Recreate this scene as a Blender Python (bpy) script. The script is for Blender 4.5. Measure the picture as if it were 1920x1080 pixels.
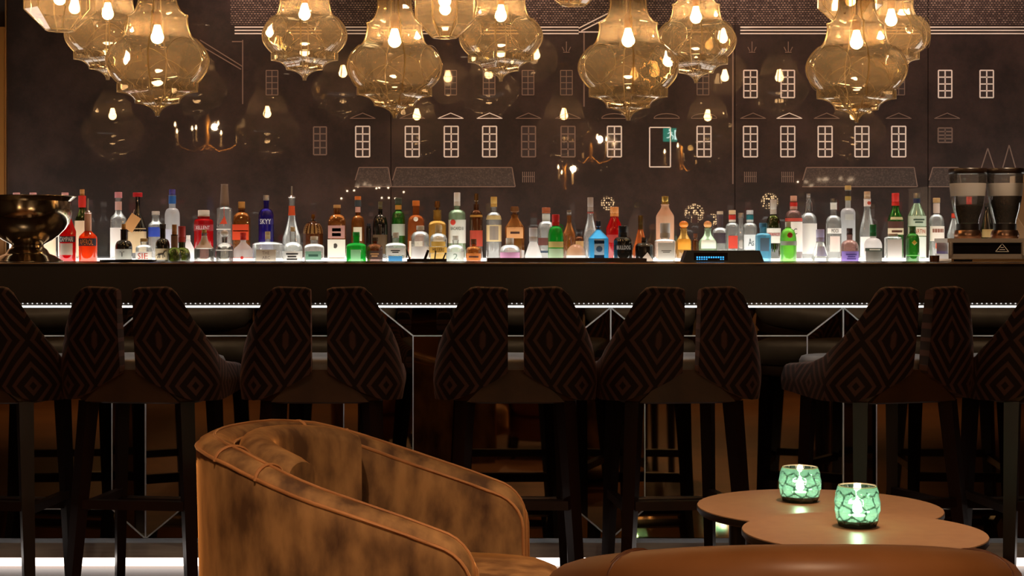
import bpy, math, random
from mathutils import Vector, Matrix
R_ = math.radians
PI = math.pi
random.seed(7)
for o in list(bpy.data.objects):
    bpy.data.objects.remove(o)
SC = bpy.context.scene
COL = SC.collection

# ------------------------------------------------------------------ camera, world, exposure
F, VX, VY, HC = 3120.0, 852.0, 458.0, 1.17      # focal length in pixels, vanishing point, eye height
cam_d = bpy.data.cameras.new('camera')
cam = bpy.data.objects.new('camera', cam_d)
COL.objects.link(cam)
cam.location = (0, 0, HC)
cam.rotation_euler = (R_(90), 0, 0)
cam_d.sensor_width = 36.0
cam_d.lens = 36.0 * F / 1920.0
cam_d.shift_x = (960 - VX) / 1920.0
cam_d.shift_y = -(540 - VY) / 1920.0
cam_d.clip_start = 0.05
SC.camera = cam
world = bpy.data.worlds.new('world')
SC.world = world
world.use_nodes = True
world.node_tree.nodes['Background'].inputs[0].default_value = (1.0, 0.72, 0.5, 1)
world.node_tree.nodes['Background'].inputs[1].default_value = 0.004
SC.view_settings.view_transform = 'Standard'
SC.view_settings.look = 'None'
SC.view_settings.exposure = 0.0
SC.view_settings.gamma = 1.0
SC.view_settings.use_curve_mapping = False
cy = SC.cycles
cy.max_bounces = 10
cy.diffuse_bounces = 3
cy.glossy_bounces = 5
cy.transmission_bounces = 6
cy.transparent_max_bounces = 40
cy.caustics_reflective = False
cy.caustics_refractive = False
cy.sample_clamp_indirect = 4.0
cy.sample_clamp_direct = 0.0
cy.use_denoising = True

def W(px, py, D):
    return Vector(((px - VX) * D / F, D, HC - (py - VY) * D / F))

# ------------------------------------------------------------------ materials
def lin(h):
    if isinstance(h, (tuple, list)):
        return tuple(h[:3]) + (1,)
    out = []
    for i in (0, 2, 4):
        c = int(h[i:i + 2], 16) / 255.0
        out.append(c / 12.92 if c <= 0.04045 else ((c + 0.055) / 1.055) ** 2.4)
    return tuple(out) + (1,)

MC = {}
def M(key, col='808080', rough=0.5, metal=0.0, emit=None, es=0.0, coat=0.0, sheen=0.0, spec=0.5, coat_r=0.03):
    k = (key, str(col), rough, metal, str(emit), es, coat, sheen, spec)
    if k in MC:
        return MC[k]
    m = bpy.data.materials.new(key)
    m.use_nodes = True
    b = m.node_tree.nodes['Principled BSDF']
    b.inputs['Base Color'].default_value = lin(col)
    b.inputs['Roughness'].default_value = rough
    b.inputs['Metallic'].default_value = metal
    b.inputs['Specular IOR Level'].default_value = spec
    b.inputs['Coat Weight'].default_value = coat
    b.inputs['Coat Roughness'].default_value = coat_r
    b.inputs['Sheen Weight'].default_value = sheen
    if emit is not None:
        b.inputs['Emission Color'].default_value = lin(emit)
        b.inputs['Emission Strength'].default_value = es
    MC[k] = m
    return m

def nodes(m):
    return m.node_tree.nodes, m.node_tree.links

def noisy(key, c0, c1, scale=6.0, rough=0.5, detail=6.0, stretch=(1, 1, 1), lo=0.35, hi=0.65, bump=0.0, sheen=0.0, coat=0.0, metal=0.0, spec=0.5, coat_r=0.03, sheen_tint=None):
    if key in MC:
        return MC[key]
    m = bpy.data.materials.new(key)
    m.use_nodes = True
    n, l = nodes(m)
    b = n['Principled BSDF']
    tc = n.new('ShaderNodeTexCoord')
    mp = n.new('ShaderNodeMapping')
    mp.inputs['Scale'].default_value = stretch
    nz = n.new('ShaderNodeTexNoise')
    nz.inputs['Scale'].default_value = scale
    nz.inputs['Detail'].default_value = detail
    rp = n.new('ShaderNodeValToRGB')
    rp.color_ramp.elements[0].position = lo
    rp.color_ramp.elements[1].position = hi
    rp.color_ramp.elements[0].color = lin(c0)
    rp.color_ramp.elements[1].color = lin(c1)
    l.new(tc.outputs['Object'], mp.inputs[0]); l.new(mp.outputs[0], nz.inputs['Vector'])
    l.new(nz.outputs['Fac'], rp.inputs[0]); l.new(rp.outputs[0], b.inputs['Base Color'])
    b.inputs['Roughness'].default_value = rough
    b.inputs['Sheen Weight'].default_value = sheen
    if sheen_tint:
        b.inputs['Sheen Tint'].default_value = lin(sheen_tint)
        b.inputs['Sheen Roughness'].default_value = 0.35
    b.inputs['Coat Weight'].default_value = coat
    b.inputs['Coat Roughness'].default_value = coat_r
    b.inputs['Metallic'].default_value = metal
    b.inputs['Specular IOR Level'].default_value = spec
    if bump:
        bp = n.new('ShaderNodeBump')
        bp.inputs['Strength'].default_value = bump
        bp.inputs['Distance'].default_value = 0.01
        l.new(nz.outputs['Fac'], bp.inputs['Height']); l.new(bp.outputs[0], b.inputs['Normal'])
    MC[key] = m
    return m

def glass(key, tint, milk=0.1, milk_col=None, rough=0.03, refl=0.6, blend=0.35, transl=0.6):
    """thin-walled glass: tinted transparency, a little scattering in the wall, fresnel-like gloss"""
    k = ('glass', str(tint), milk, str(milk_col), rough, refl, blend, transl)
    if k in MC:
        return MC[k]
    m = bpy.data.materials.new(key)
    m.use_nodes = True
    n, l = nodes(m)
    n.remove(n['Principled BSDF'])
    out = n['Material Output']
    tr = n.new('ShaderNodeBsdfTransparent'); tr.inputs[0].default_value = lin(tint)
    df = n.new('ShaderNodeBsdfDiffuse'); df.inputs[0].default_value = lin(milk_col or tint)
    tl = n.new('ShaderNodeBsdfTranslucent'); tl.inputs[0].default_value = lin(milk_col or tint)
    md = n.new('ShaderNodeMixShader'); md.inputs[0].default_value = transl
    l.new(df.outputs[0], md.inputs[1]); l.new(tl.outputs[0], md.inputs[2])
    m1 = n.new('ShaderNodeMixShader'); m1.inputs[0].default_value = milk
    l.new(tr.outputs[0], m1.inputs[1]); l.new(md.outputs[0], m1.inputs[2])
    gl = n.new('ShaderNodeBsdfGlossy'); gl.inputs['Roughness'].default_value = rough
    lw = n.new('ShaderNodeLayerWeight'); lw.inputs[0].default_value = blend
    mu = n.new('ShaderNodeMath'); mu.operation = 'MULTIPLY'; mu.inputs[1].default_value = refl
    l.new(lw.outputs['Fresnel'], mu.inputs[0])
    ad = n.new('ShaderNodeMath'); ad.operation = 'ADD'; ad.inputs[1].default_value = 0.045; ad.use_clamp = True
    l.new(mu.outputs[0], ad.inputs[0])
    m2 = n.new('ShaderNodeMixShader')
    l.new(ad.outputs[0], m2.inputs[0]); l.new(m1.outputs[0], m2.inputs[1]); l.new(gl.outputs[0], m2.inputs[2])
    l.new(m2.outputs[0], out.inputs[0])
    MC[k] = m
    return m

def emitter(key, col, strength):
    k = ('em', str(col), strength)
    if k in MC:
        return MC[k]
    m = bpy.data.materials.new(key)
    m.use_nodes = True
    n, l = nodes(m)
    n.remove(n['Principled BSDF'])
    e = n.new('ShaderNodeEmission')
    e.inputs[0].default_value = lin(col); e.inputs[1].default_value = strength
    l.new(e.outputs[0], n['Material Output'].inputs[0])
    MC[k] = m
    return m

# ------------------------------------------------------------------ mesh helpers
class MB:
    def __init__(s):
        s.v = []; s.f = []
    def add(s, v, f):
        o = len(s.v)
        s.v += [tuple(p) for p in v]
        s.f += [tuple(i + o for i in q) for q in f]
        return s
    def box(s, c, d, rz=0.0):
        x, y, z = (t / 2 for t in d)
        ca, sa = math.cos(rz), math.sin(rz)
        vs = []
        for k in (-1, 1):
            for (i, j) in ((-1, -1), (1, -1), (1, 1), (-1, 1)):
                px, py = i * x, j * y
                vs.append((c[0] + px * ca - py * sa, c[1] + px * sa + py * ca, c[2] + k * z))
        return s.add(vs, [(0, 3, 2, 1), (4, 5, 6, 7), (0, 1, 5, 4), (1, 2, 6, 5), (2, 3, 7, 6), (3, 0, 4, 7)])
    def span(s, a, b):
        return s.box([(p + q) / 2 for p, q in zip(a, b)], [abs(q - p) for p, q in zip(a, b)])
    def bar(s, a, b, r0, r1=None, n=4, up=(0, 0, 1), rot=None):
        """tapered prism from a to b"""
        r1 = r0 if r1 is None else r1
        a, b = Vector(a), Vector(b)
        d = (b - a).normalized()
        u = d.cross(Vector(up))
        if u.length < 1e-5:
            u = d.cross(Vector((1, 0, 0)))
        u.normalize(); w = d.cross(u)
        ph = (PI / n if n == 4 else 0) if rot is None else rot
        vs = []
        for p, r in ((a, r0), (b, r1)):
            for i in range(n):
                t = 2 * PI * i / n + ph
                vs.append(p + u * math.cos(t) * r + w * math.sin(t) * r)
        fs = [(i, (i + 1) % n, n + (i + 1) % n, n + i) for i in range(n)]
        fs += [tuple(range(n - 1, -1, -1)), tuple(range(n, 2 * n))]
        return s.add(vs, fs)
    def tube(s, pts, r, n=8, closed=False):
        pts = [Vector(p) for p in pts]
        m = len(pts)
        rr = r if isinstance(r, (list, tuple)) else [r] * m
        vs = []
        u = None
        for i, p in enumerate(pts):
            a = pts[i - 1] if (i > 0 or closed) else p
            b = pts[(i + 1) % m] if (i < m - 1 or closed) else p
            d = (b - a)
            d = d.normalized() if d.length > 1e-9 else Vector((0, 0, 1))
            if u is None:
                u = d.cross(Vector((0, 0, 1)))
                if u.length < 1e-3:
                    u = d.cross(Vector((1, 0, 0)))
            else:
                u = u - d * u.dot(d)
            u.normalize()
            w = d.cross(u)
            for k in range(n):
                t = 2 * PI * k / n
                vs.append(p + u * math.cos(t) * rr[i] + w * math.sin(t) * rr[i])
        fs = []
        for i in range(m if closed else m - 1):
            j = (i + 1) % m
            for k in range(n):
                fs.append((i * n + k, i * n + (k + 1) % n, j * n + (k + 1) % n, j * n + k))
        if not closed:
            fs += [tuple(range(n - 1, -1, -1)), tuple(range((m - 1) * n, m * n))]
        return s.add(vs, fs)
    def lathe(s, prof, n=24, pw=2.0, c=(0, 0, 0), a0=None, a1=None, cap=True, ysc=1.0):
        full = a0 is None
        vs = []
        cols = n if full else n + 1
        for i, (r, z) in enumerate(prof):
            p = pw[i] if isinstance(pw, (list, tuple)) else pw
            for k in range(cols):
                t = 2 * PI * k / n if full else a0 + (a1 - a0) * k / n
                ct, st = math.cos(t), math.sin(t)
                q = 1.0 if p == 2.0 else (abs(ct) ** p + abs(st) ** p) ** (-1.0 / p)
                vs.append((c[0] + r * q * ct, c[1] + r * q * st * ysc, c[2] + z))
        fs = []
        for i in range(len(prof) - 1):
            for k in range(n):
                k2 = (k + 1) % cols if full else k + 1
                fs.append((i * cols + k, i * cols + k2, (i + 1) * cols + k2, (i + 1) * cols + k))
        if full and cap:
            if prof[0][0] > 1e-5:
                fs.append(tuple(range(cols - 1, -1, -1)))
            if prof[-1][0] > 1e-5:
                b = (len(prof) - 1) * cols
                fs.append(tuple(range(b, b + cols)))
        return s.add(vs, fs)
    def prism(s, poly, y0, y1):
        """polygon in x,z extruded from y0 to y1"""
        n = len(poly)
        vs = [(x, y0, z) for x, z in poly] + [(x, y1, z) for x, z in poly]
        fs = [tuple(range(n)), tuple(range(2 * n - 1, n - 1, -1))]
        fs += [(i, n + i, n + (i + 1) % n, (i + 1) % n) for i in range(n)]
        return s.add(vs, fs)
    def sphere(s, c, r, n=16, m=10, sz=1.0):
        pr = [(max(1e-6, r * math.sin(PI * i / m)), -r * sz * math.cos(PI * i / m)) for i in range(m + 1)]
        return s.lathe(pr, n, c=c, cap=False)
    def mesh(s, name, mat, smooth=None):
        me = bpy.data.meshes.new(name)
        me.from_pydata(s.v, [], s.f)
        me.validate()
        me.update()
        if mat:
            me.materials.append(mat)
        if smooth is not None:
            me.polygons.foreach_set('use_smooth', [True] * len(me.polygons))
            me.set_sharp_from_angle(angle=R_(smooth))
        return me
    def build(s, name, mat, parent=None, smooth=None, loc=None):
        return link(name, s.mesh(name, mat, smooth), parent, loc)

def link(name, me, parent=None, loc=None, rot=None, scale=None):
    o = bpy.data.objects.new(name, me)
    COL.objects.link(o)
    if parent is not None:
        o.parent = parent
    if loc is not None:
        o.location = loc
    if rot is not None:
        o.rotation_euler = rot
    if scale is not None:
        o.scale = scale
    return o

def tag(o, label=None, cat=None, group=None, kind=None):
    if label: o['label'] = label
    if cat: o['category'] = cat
    if group: o['group'] = group
    if kind: o['kind'] = kind
    return o

def thing(name, label, cat, loc=(0, 0, 0), rz=0.0, group=None):
    o = bpy.data.objects.new(name, None)
    COL.objects.link(o)
    o.location = loc
    o.rotation_euler = (0, 0, rz)
    o.empty_display_size = 0.05
    return tag(o, label, cat, group)

def copy_tree(o, parent=None):
    c = o.copy()
    COL.objects.link(c)
    c.parent = parent
    for ch in list(o.children):
        copy_tree(ch, c)
    return c

TXT = {}
def text_mesh(body, w, h, mat, bend=None, skew=0.0):
    """flat lettering in the x-z plane facing -y, centred, fitted to w x h, bent round a cylinder of radius bend"""
    if body not in TXT:
        cu = bpy.data.curves.new('lettering', 'FONT')
        cu.body = body; cu.size = 1.0; cu.resolution_u = 2
        ob = bpy.data.objects.new('lettering', cu)
        COL.objects.link(ob)
        dg = bpy.context.evaluated_depsgraph_get()
        me = bpy.data.meshes.new_from_object(ob.evaluated_get(dg))
        vs = [v.co.copy() for v in me.vertices]
        fs = [tuple(p.vertices) for p in me.polygons]
        bpy.data.objects.remove(ob); bpy.data.curves.remove(cu); bpy.data.meshes.remove(me)
        x0 = min(v.x for v in vs); x1 = max(v.x for v in vs)
        y0 = min(v.y for v in vs); y1 = max(v.y for v in vs)
        TXT[body] = ([((v.x - (x0 + x1) / 2) / (x1 - x0), (v.y - (y0 + y1) / 2) / (y1 - y0)) for v in vs], fs)
    vs, fs = TXT[body]
    mb = MB()
    out = []
    for x, y in vs:
        X, Z = x * w, y * h + x * skew
        if bend:
            t = X / bend
            out.append((bend * math.sin(t), -bend * math.cos(t), Z))
        else:
            out.append((X, 0.0, Z))
    mb.add(out, fs)
    return mb.mesh('lettering', mat)

def downlight(name, label, x, y, z, power, col=(1.0, 0.70, 0.46), cone=70, tilt=(0, 0), blend=0.9, size=0.05):
    t = thing(name, label, 'downlight', (x, y, z), group='recessed ceiling downlights')
    MB().lathe([(0.055, 0), (0.055, -0.006), (0.042, -0.006), (0.038, -0.001)], 20, cap=False).build('ring', M('brushed_brass', '8a6b3a', 0.35, 1.0), t, 40)
    MB().lathe([(1e-5, -0.002), (0.038, -0.002)], 20, cap=False).build('lens', emitter('downlight_lens', col, 8.0), t)
    ld = bpy.data.lights.new(name + '_beam', 'SPOT')
    ld.energy = power; ld.color = col; ld.spot_size = R_(cone); ld.spot_blend = blend; ld.shadow_soft_size = size
    lo = bpy.data.objects.new('beam', ld)
    COL.objects.link(lo); lo.parent = t; lo.location = (0, 0, -0.012)
    lo.rotation_euler = (R_(tilt[0]), R_(tilt[1]), 0)
    return t
# ------------------------------------------------------------------ the room
DM = 7.76            # mural distance
CEIL = 3.1
def struct(o):
    o['kind'] = 'structure'
    return o

def floor_mat():
    m = bpy.data.materials.new('oak_boards')
    m.use_nodes = True
    n, l = nodes(m)
    b = n['Principled BSDF']
    tc = n.new('ShaderNodeTexCoord')
    br = n.new('ShaderNodeTexBrick')
    br.inputs['Scale'].default_value = 1.0
    br.inputs['Brick Width'].default_value = 1.2
    br.inputs['Row Height'].default_value = 0.13
    br.inputs['Mortar Size'].default_value = 0.003
    br.inputs['Color1'].default_value = lin('7a5230'); br.inputs['Color2'].default_value = lin('8f6238'); br.inputs['Mortar'].default_value = lin('2a1a0e')
    nz = n.new('ShaderNodeTexNoise'); nz.inputs['Scale'].default_value = 3.0; nz.inputs['Detail'].default_value = 8
    mp = n.new('ShaderNodeMapping'); mp.inputs['Scale'].default_value = (1.5, 14, 1)
    mx = n.new('ShaderNodeMixRGB'); mx.blend_type = 'MULTIPLY'; mx.inputs[0].default_value = 0.55
    l.new(tc.outputs['Object'], br.inputs['Vector']); l.new(tc.outputs['Object'], mp.inputs[0]); l.new(mp.outputs[0], nz.inputs['Vector'])
    l.new(br.outputs['Color'], mx.inputs[1]); l.new(nz.outputs['Color'], mx.inputs[2]); l.new(mx.outputs[0], b.inputs['Base Color'])
    b.inputs['Roughness'].default_value = 0.42
    return m

XL, XR, YB = -4.6, 4.8, -4.5
struct(MB().span((XL, YB, -0.05), (XR, DM + 0.2, 0)).build('floor', floor_mat()))
struct(MB().span((XL, YB, CEIL), (XR, DM + 0.2, CEIL + 0.05)).build('ceiling', M('ceiling_paint', '3a2a20', 0.8)))
DW = noisy('dark_wallcovering', '2c1c12', '46301f', 5.0, 0.6)
struct(MB().span((XL - 0.1, YB, 0), (XL, DM + 0.2, CEIL)).build('wall_left', DW))
struct(MB().span((XR, YB, 0), (XR + 0.1, DM + 0.2, CEIL)).build('wall_right', DW))
struct(MB().span((XL, YB - 0.1, 0), (XR, YB, CEIL)).build('wall_front', noisy('lounge_panelling', '6b4526', '8a5c34', 3.0, 0.5)))

# ---- back wall: printed glass mural in joined panels
def mural_mat():
    m = bpy.data.materials.new('printed_glass_mural')
    m.use_nodes = True
    n, l = nodes(m)
    b = n['Principled BSDF']
    tc = n.new('ShaderNodeTexCoord')
    sp = n.new('ShaderNodeSeparateXYZ')
    l.new(tc.outputs['Object'], sp.inputs[0])
    nz = n.new('ShaderNodeTexNoise'); nz.inputs['Scale'].default_value = 3.2; nz.inputs['Detail'].default_value = 9; nz.inputs['Roughness'].default_value = 0.72
    l.new(tc.outputs['Object'], nz.inputs['Vector'])
    rp = n.new('ShaderNodeValToRGB')
    rp.color_ramp.elements[0].position = 0.42; rp.color_ramp.elements[0].color = lin('241714')
    rp.color_ramp.elements[1].position = 0.64; rp.color_ramp.elements[1].color = lin('402d27')
    l.new(nz.outputs['Fac'], rp.inputs[0])
    # speckle of the printed plaster
    n2 = n.new('ShaderNodeTexNoise'); n2.inputs['Scale'].default_value = 120; n2.inputs['Detail'].default_value = 2
    l.new(tc.outputs['Object'], n2.inputs['Vector'])
    m2 = n.new('ShaderNodeMixRGB'); m2.blend_type = 'MULTIPLY'; m2.inputs[0].default_value = 0.45
    l.new(rp.outputs[0], m2.inputs[1]); l.new(n2.outputs['Color'], m2.inputs[2])
    # printed roof: small tiles above the cornice
    mp = n.new('ShaderNodeMapping'); mp.inputs['Rotation'].default_value = (R_(90), 0, 0)
    br = n.new('ShaderNodeTexBrick'); br.inputs['Scale'].default_value = 1.0
    br.inputs['Brick Width'].default_value = 0.014; br.inputs['Row Height'].default_value = 0.010; br.inputs['Mortar Size'].default_value = 0.0022
    br.inputs['Color1'].default_value = lin('4e3c36'); br.inputs['Color2'].default_value = lin('8a7468'); br.inputs['Mortar'].default_value = lin('201614')
    l.new(tc.outputs['Object'], mp.inputs[0]); l.new(mp.outputs[0], br.inputs['Vector'])
    gt = n.new('ShaderNodeMath'); gt.operation = 'GREATER_THAN'; gt.inputs[1].default_value = W(0, 46, DM).z
    l.new(sp.outputs['Z'], gt.inputs[0])
    gx = n.new('ShaderNodeMath'); gx.operation = 'GREATER_THAN'; gx.inputs[1].default_value = W(432, 0, DM).x
    l.new(sp.outputs['X'], gx.inputs[0])
    an = n.new('ShaderNodeMath'); an.operation = 'MULTIPLY'
    l.new(gt.outputs[0], an.inputs[0]); l.new(gx.outputs[0], an.inputs[1])
    mx = n.new('ShaderNodeMixRGB')
    l.new(an.outputs[0], mx.inputs[0]); l.new(m2.outputs[0], mx.inputs[1]); l.new(br.outputs['Color'], mx.inputs[2])
    l.new(mx.outputs[0], b.inputs['Base Color'])
    b.inputs['Roughness'].default_value = 0.55
    b.inputs['Specular IOR Level'].default_value = 0.3
    b.inputs['Coat Weight'].default_value = 1.0
    b.inputs['Coat Roughness'].default_value = 0.012
    b.inputs['Coat IOR'].default_value = 1.62
    return m
MURAL = mural_mat()
wb = struct(MB().span((XL, DM + 0.02, 0), (XR, DM + 0.2, CEIL)).build('wall_back', M('wall_core', '2a1f1a', 0.8)))
seam_px = [13, 733, 1378, 1740, 2150, 2480]
panels = []
for a, b in zip(seam_px[:-1], seam_px[1:]):
    xa, xb = W(a, 0, DM).x + 0.0015, W(b, 0, DM).x - 0.0015
    p = MB().span((xa, DM, 0.9), (xb, DM + 0.019, CEIL)).build('mural_panel', MURAL, wb)
    panels.append((xa, xb, p))
def panel_at(px):
    x = W(px, 0, DM).x
    for xa, xb, p in panels:
        if x < xb:
            return p
    return panels[-1][2]
PRB = M('silver_print', 'f0e2d6', 0.4, 0.1, coat=0.6)
PRD = M('faint_silver_print', '7c675c', 0.45, 0.3, coat=0.6)
PRF = noisy('speckled_silver_print', '30251f', '574640', 160, 0.5, 2, lo=0.45, hi=0.8, coat=1.0)
YP = DM - 0.0012
def strips(name, segs, mat, wpx=2.2):
    """printed line work: flat strips between pixel points on the mural plane"""
    mb = MB()
    h = wpx * DM / F / 2
    for (x0, y0, x1, y1) in segs:
        a, b = W(x0, y0, DM), W(x1, y1, DM)
        d = Vector((b.x - a.x, 0, b.z - a.z))
        if d.length < 1e-6:
            continue
        u = Vector((-d.z, 0, d.x)).normalized() * h
        q = [a + u, a - u, b - u, b + u]
        v = [(p.x, YP, p.z) for p in q] + [(p.x, DM + 0.0005, p.z) for p in q]
        mb.add(v, [(0, 1, 2, 3), (0, 4, 5, 1), (1, 5, 6, 2), (2, 6, 7, 3), (3, 7, 4, 0)])
    return mb.build(name, mat, panel_at((segs[0][0] + segs[0][2]) / 2))
def win(cx, y0, y1, w=26, mat=PRB, wp=2.4):
    x0, x1 = cx - w / 2, cx + w / 2
    s = [(x0, y0, x0, y1), (x1, y0, x1, y1), (cx, y0, cx, y1)]
    s += [(x0, y0 + (y1 - y0) * k / 4, x1, y0 + (y1 - y0) * k / 4) for k in range(5)]
    strips('printed_window', s, mat, wp)
    a, b = W(x0, y0, DM), W(x1, y1, DM)
    MB().span((a.x, DM - 0.0006, b.z), (b.x, DM + 0.0005, a.z)).build('printed_window_glass', M('printed_pane', '2b1c18', 0.6, coat=1.0), panel_at(cx))
for x in (680, 773, 846, 918, 1152, 1320, 1407, 1477, 1547, 1616, 1685):
    win(x, 237, 294)
for x in (991, 1065):
    win(x, 237, 294, mat=PRD)
win(1772, 240, 267, mat=PRD)
win(600, 238, 290, 24, PRD)
for x in (1407, 1477, 1772, 1850):
    win(x, 132, 183, 25)
for x in (845, 917, 990, 1062, 1318, 1685, 680, 510):
    win(x, 132, 178, 22, PRD, 1.6)
for x in (680, 773, 845, 918, 991, 1065, 1412, 1480, 1550, 1685, 1776):
    strips('printed_pediment', [(x - 24, 222, x + 24, 222), (x - 22, 221, x, 212), (x, 212, x + 22, 221)], PRD if x not in (845, 918, 1480) else PRB, 1.5)
for x in (1152, 1250, 1320):
    pts = [(x + 24 * math.cos(t), 222 - 9 * math.sin(t)) for t in [PI * k / 8 for k in range(9)]]
    strips('printed_pediment', [(x - 24, 222, x + 24, 222)] + [(*pts[k], *pts[k + 1]) for k in range(8)], PRD, 1.5)
for x in (990, 1062, 1410, 1478, 1318):
    strips('printed_ornament', [(x, 78, x, 98), (x - 8, 88, x - 4, 96), (x + 8, 88, x + 4, 96), (x - 6, 98, x + 6, 98)], PRD, 1.5)
for (a, b) in ((440, 733), (735, 1085), (1388, 1738), (1742, 1960)):
    strips('printed_cornice', [(a, 51, b, 51), (a, 57, b, 57), (a, 63, b, 63)], PRB, 2.2)
strips('printed_gable', [(1085, 53, 1150, 20), (1090, 58, 1158, 24), (1085, 60, 1376, 60), (1376, 62, 1300, 25)], PRB, 2.2)
strips('printed_gable', [(375, 75, 455, 125), (370, 82, 452, 130), (455, 75, 455, 195), (435, 78, 455, 78)], PRD, 2.0)
strips('printed_drainpipe', [(1374, 62, 1374, 345), (1095, 62, 1095, 200)], PRD, 2.6)
def awn(x0, x1):
    poly = [(W(x0 + 5, 314, DM).x, W(0, 314, DM).z), (W(x0 - 3, 350, DM).x, W(0, 350, DM).z), (W(x1 + 3, 350, DM).x, W(0, 350, DM).z), (W(x1 - 3, 314, DM).x, W(0, 314, DM).z)]
    MB().prism(poly, DM - 0.0006, DM + 0.0005).build('printed_awning', PRF, panel_at((x0 + x1) / 2))
    strips('printed_awning_edge', [(x0 + 5, 314, x1 - 3, 314), (x0 + 5, 314, x0 - 2, 338), (x1 - 3, 314, x1 + 3, 350), (x0 - 3, 350, x1 + 3, 350)], PRD, 1.8)
awn(668, 731); awn(738, 963); awn(1507, 1717); awn(1744, 1800)
strips('printed_door_outline', [(1218, 239, 1218, 313), (1218, 239, 1257, 239), (1257, 239, 1257, 313), (1218, 313, 1257, 313)], PRB, 2.2)
for x in (991, 1407, 1477):
    strips('printed_grille', [(x - 11 + 3.6 * k, 322, x - 11 + 3.6 * k, 342) for k in range(7)] + [(x - 11, 331, x + 11, 331)], PRD, 1.4)
for x, y0 in ((1852, 278), (1892, 272)):
    strips('printed_spire', [(x, y0, x - 13, 318), (x, y0, x + 13, 318)], PRD, 2.0)
# left end of the mural: bronze trim, then a pale panelled reveal
xe = W(13, 0, DM).x
struct(MB().span((xe - 0.006, DM - 0.012, 0.9), (xe, DM + 0.02, CEIL)).build('trim_1', M('bright_bronze_edge', 'b08a60', 0.3, 0.9)))
struct(MB().span((xe - 0.026, DM - 0.03, 0.9), (xe - 0.0065, DM + 0.02, W(0, 52, DM).z)).build('trim_2', M('bronze_frame', '8a5c28', 0.4, 0.4)))
struct(MB().span((XL, DM - 0.03, 0.9), (xe - 0.0265, DM + 0.02, W(0, 52, DM).z)).build('trim_3', M('pale_reveal', 'd8ac88', 0.6)))

# ------------------------------------------------------------------ ceiling downlights, with added spots for the bar things
for i, px in enumerate((440, 960, 1430, 1830)):
    x = W(px, 0, 7.45).x
    downlight('wall_washer', 'recessed brass downlight grazing the mural, number %s from the bronze trim' % ('one', 'two', 'three', 'four')[i], x, 7.5, CEIL, 105, (1.0, 0.68, 0.56), 84, (6, 0), 1.0)
spots = [(-0.5, 2.3, 270, 'above the velvet armchair', 30, 54), (1.05, 3.7, 290, 'above the nested round tables', 3, 56), (0.65, 0.7, 290, 'above the leather armchair', 36, 56),
         (-2.2, 0.9, 420, 'over the empty lounge floor to the left', 0, 75), (2.6, 0.7, 420, 'over the empty lounge floor to the right', 0, 75), (0.1, -1.6, 480, 'over the middle of the lounge floor', 0, 75),
         (-1.9, -3.3, 300, 'close to the far panelling on the left', -8, 80), (2.2, -3.3, 300, 'close to the far panelling on the right', -8, 80),
         (2.1, 5.3, 230, 'added to brighten the coffee machine on the bar', 28, 34), (-1.7, 5.3, 90, 'added to brighten the silver bowl on the bar', 28, 34)]  # last two are unseen, added to brighten the machine and the bowl
for x, y, p, d, tl_, cn in spots:
    downlight('lounge_downlight', 'recessed brass ceiling downlight ' + d, x, y, CEIL, p, (1.0, 0.68, 0.42), cn, (tl_, 0), 1.0)

# ------------------------------------------------------------------ the bar counter
DF, DK, DP = 5.78, 6.03, 6.12        # fascia, kick plate, mirror panels
BT = 1.105
bar = thing('bar_counter', 'long dark bar counter with mirrored faceted front and glowing light strips', 'bar counter', (0, DK, 0))
def L(p): return (p[0], p[1] - DK, p[2])
DARK = M('dark_lacquer', '301a0a', 0.42, coat=0.25, coat_r=0.25)
X0, X1 = -3.4, 3.9
MB().span(L((X0, DF, BT - 0.012)), L((X1, 6.42, BT))).build('worktop', M('dark_stone', '201510', 0.22), bar)
MB().span(L((X0, DF + 0.004, 0.966)), L((X1, DF + 0.07, BT - 0.012))).build('fascia', DARK, bar)
MB().span(L((X0, DF + 0.07, 0.972)), L((X1, 6.4, 0.985))).build('soffit', M('soffit_black', '0c0907', 0.5), bar)
MB().span(L((X0, DP + 0.055, 0.0)), L((X1, 6.38, 0.97))).build('carcass', M('carcass_black', '0a0706', 0.6), bar)
MB().span(L((X0, DF - 0.002, BT - 0.003)), L((X1, DF, BT))).build('edge_strip', M('bright_edge', 'c09a70', 0.3, 0.9), bar)
# light strip under the overhang: channel, diffuser and its LED chips
MB().span(L((X0, 5.90, 0.952)), L((X1, 5.925, 0.971))).build('light_channel', M('aluminium', '9a9a98', 0.35, 1.0), bar)
MB().span(L((X0, 5.897, 0.946)), L((X1, 5.9255, 0.952))).build('light_strip', emitter('led_strip', (1.0, 0.93, 0.85), 6.0), bar)
led = MB()
k = 0
x = X0
while x < X1:
    led.box(L((x, 5.8985, 0.960)), (0.004, 0.003, 0.004)); x += 0.017
o = led.build('led_chips', emitter('led_chip', (1.0, 0.95, 0.9), 0.7), bar); o['kind'] = 'stuff'
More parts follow.
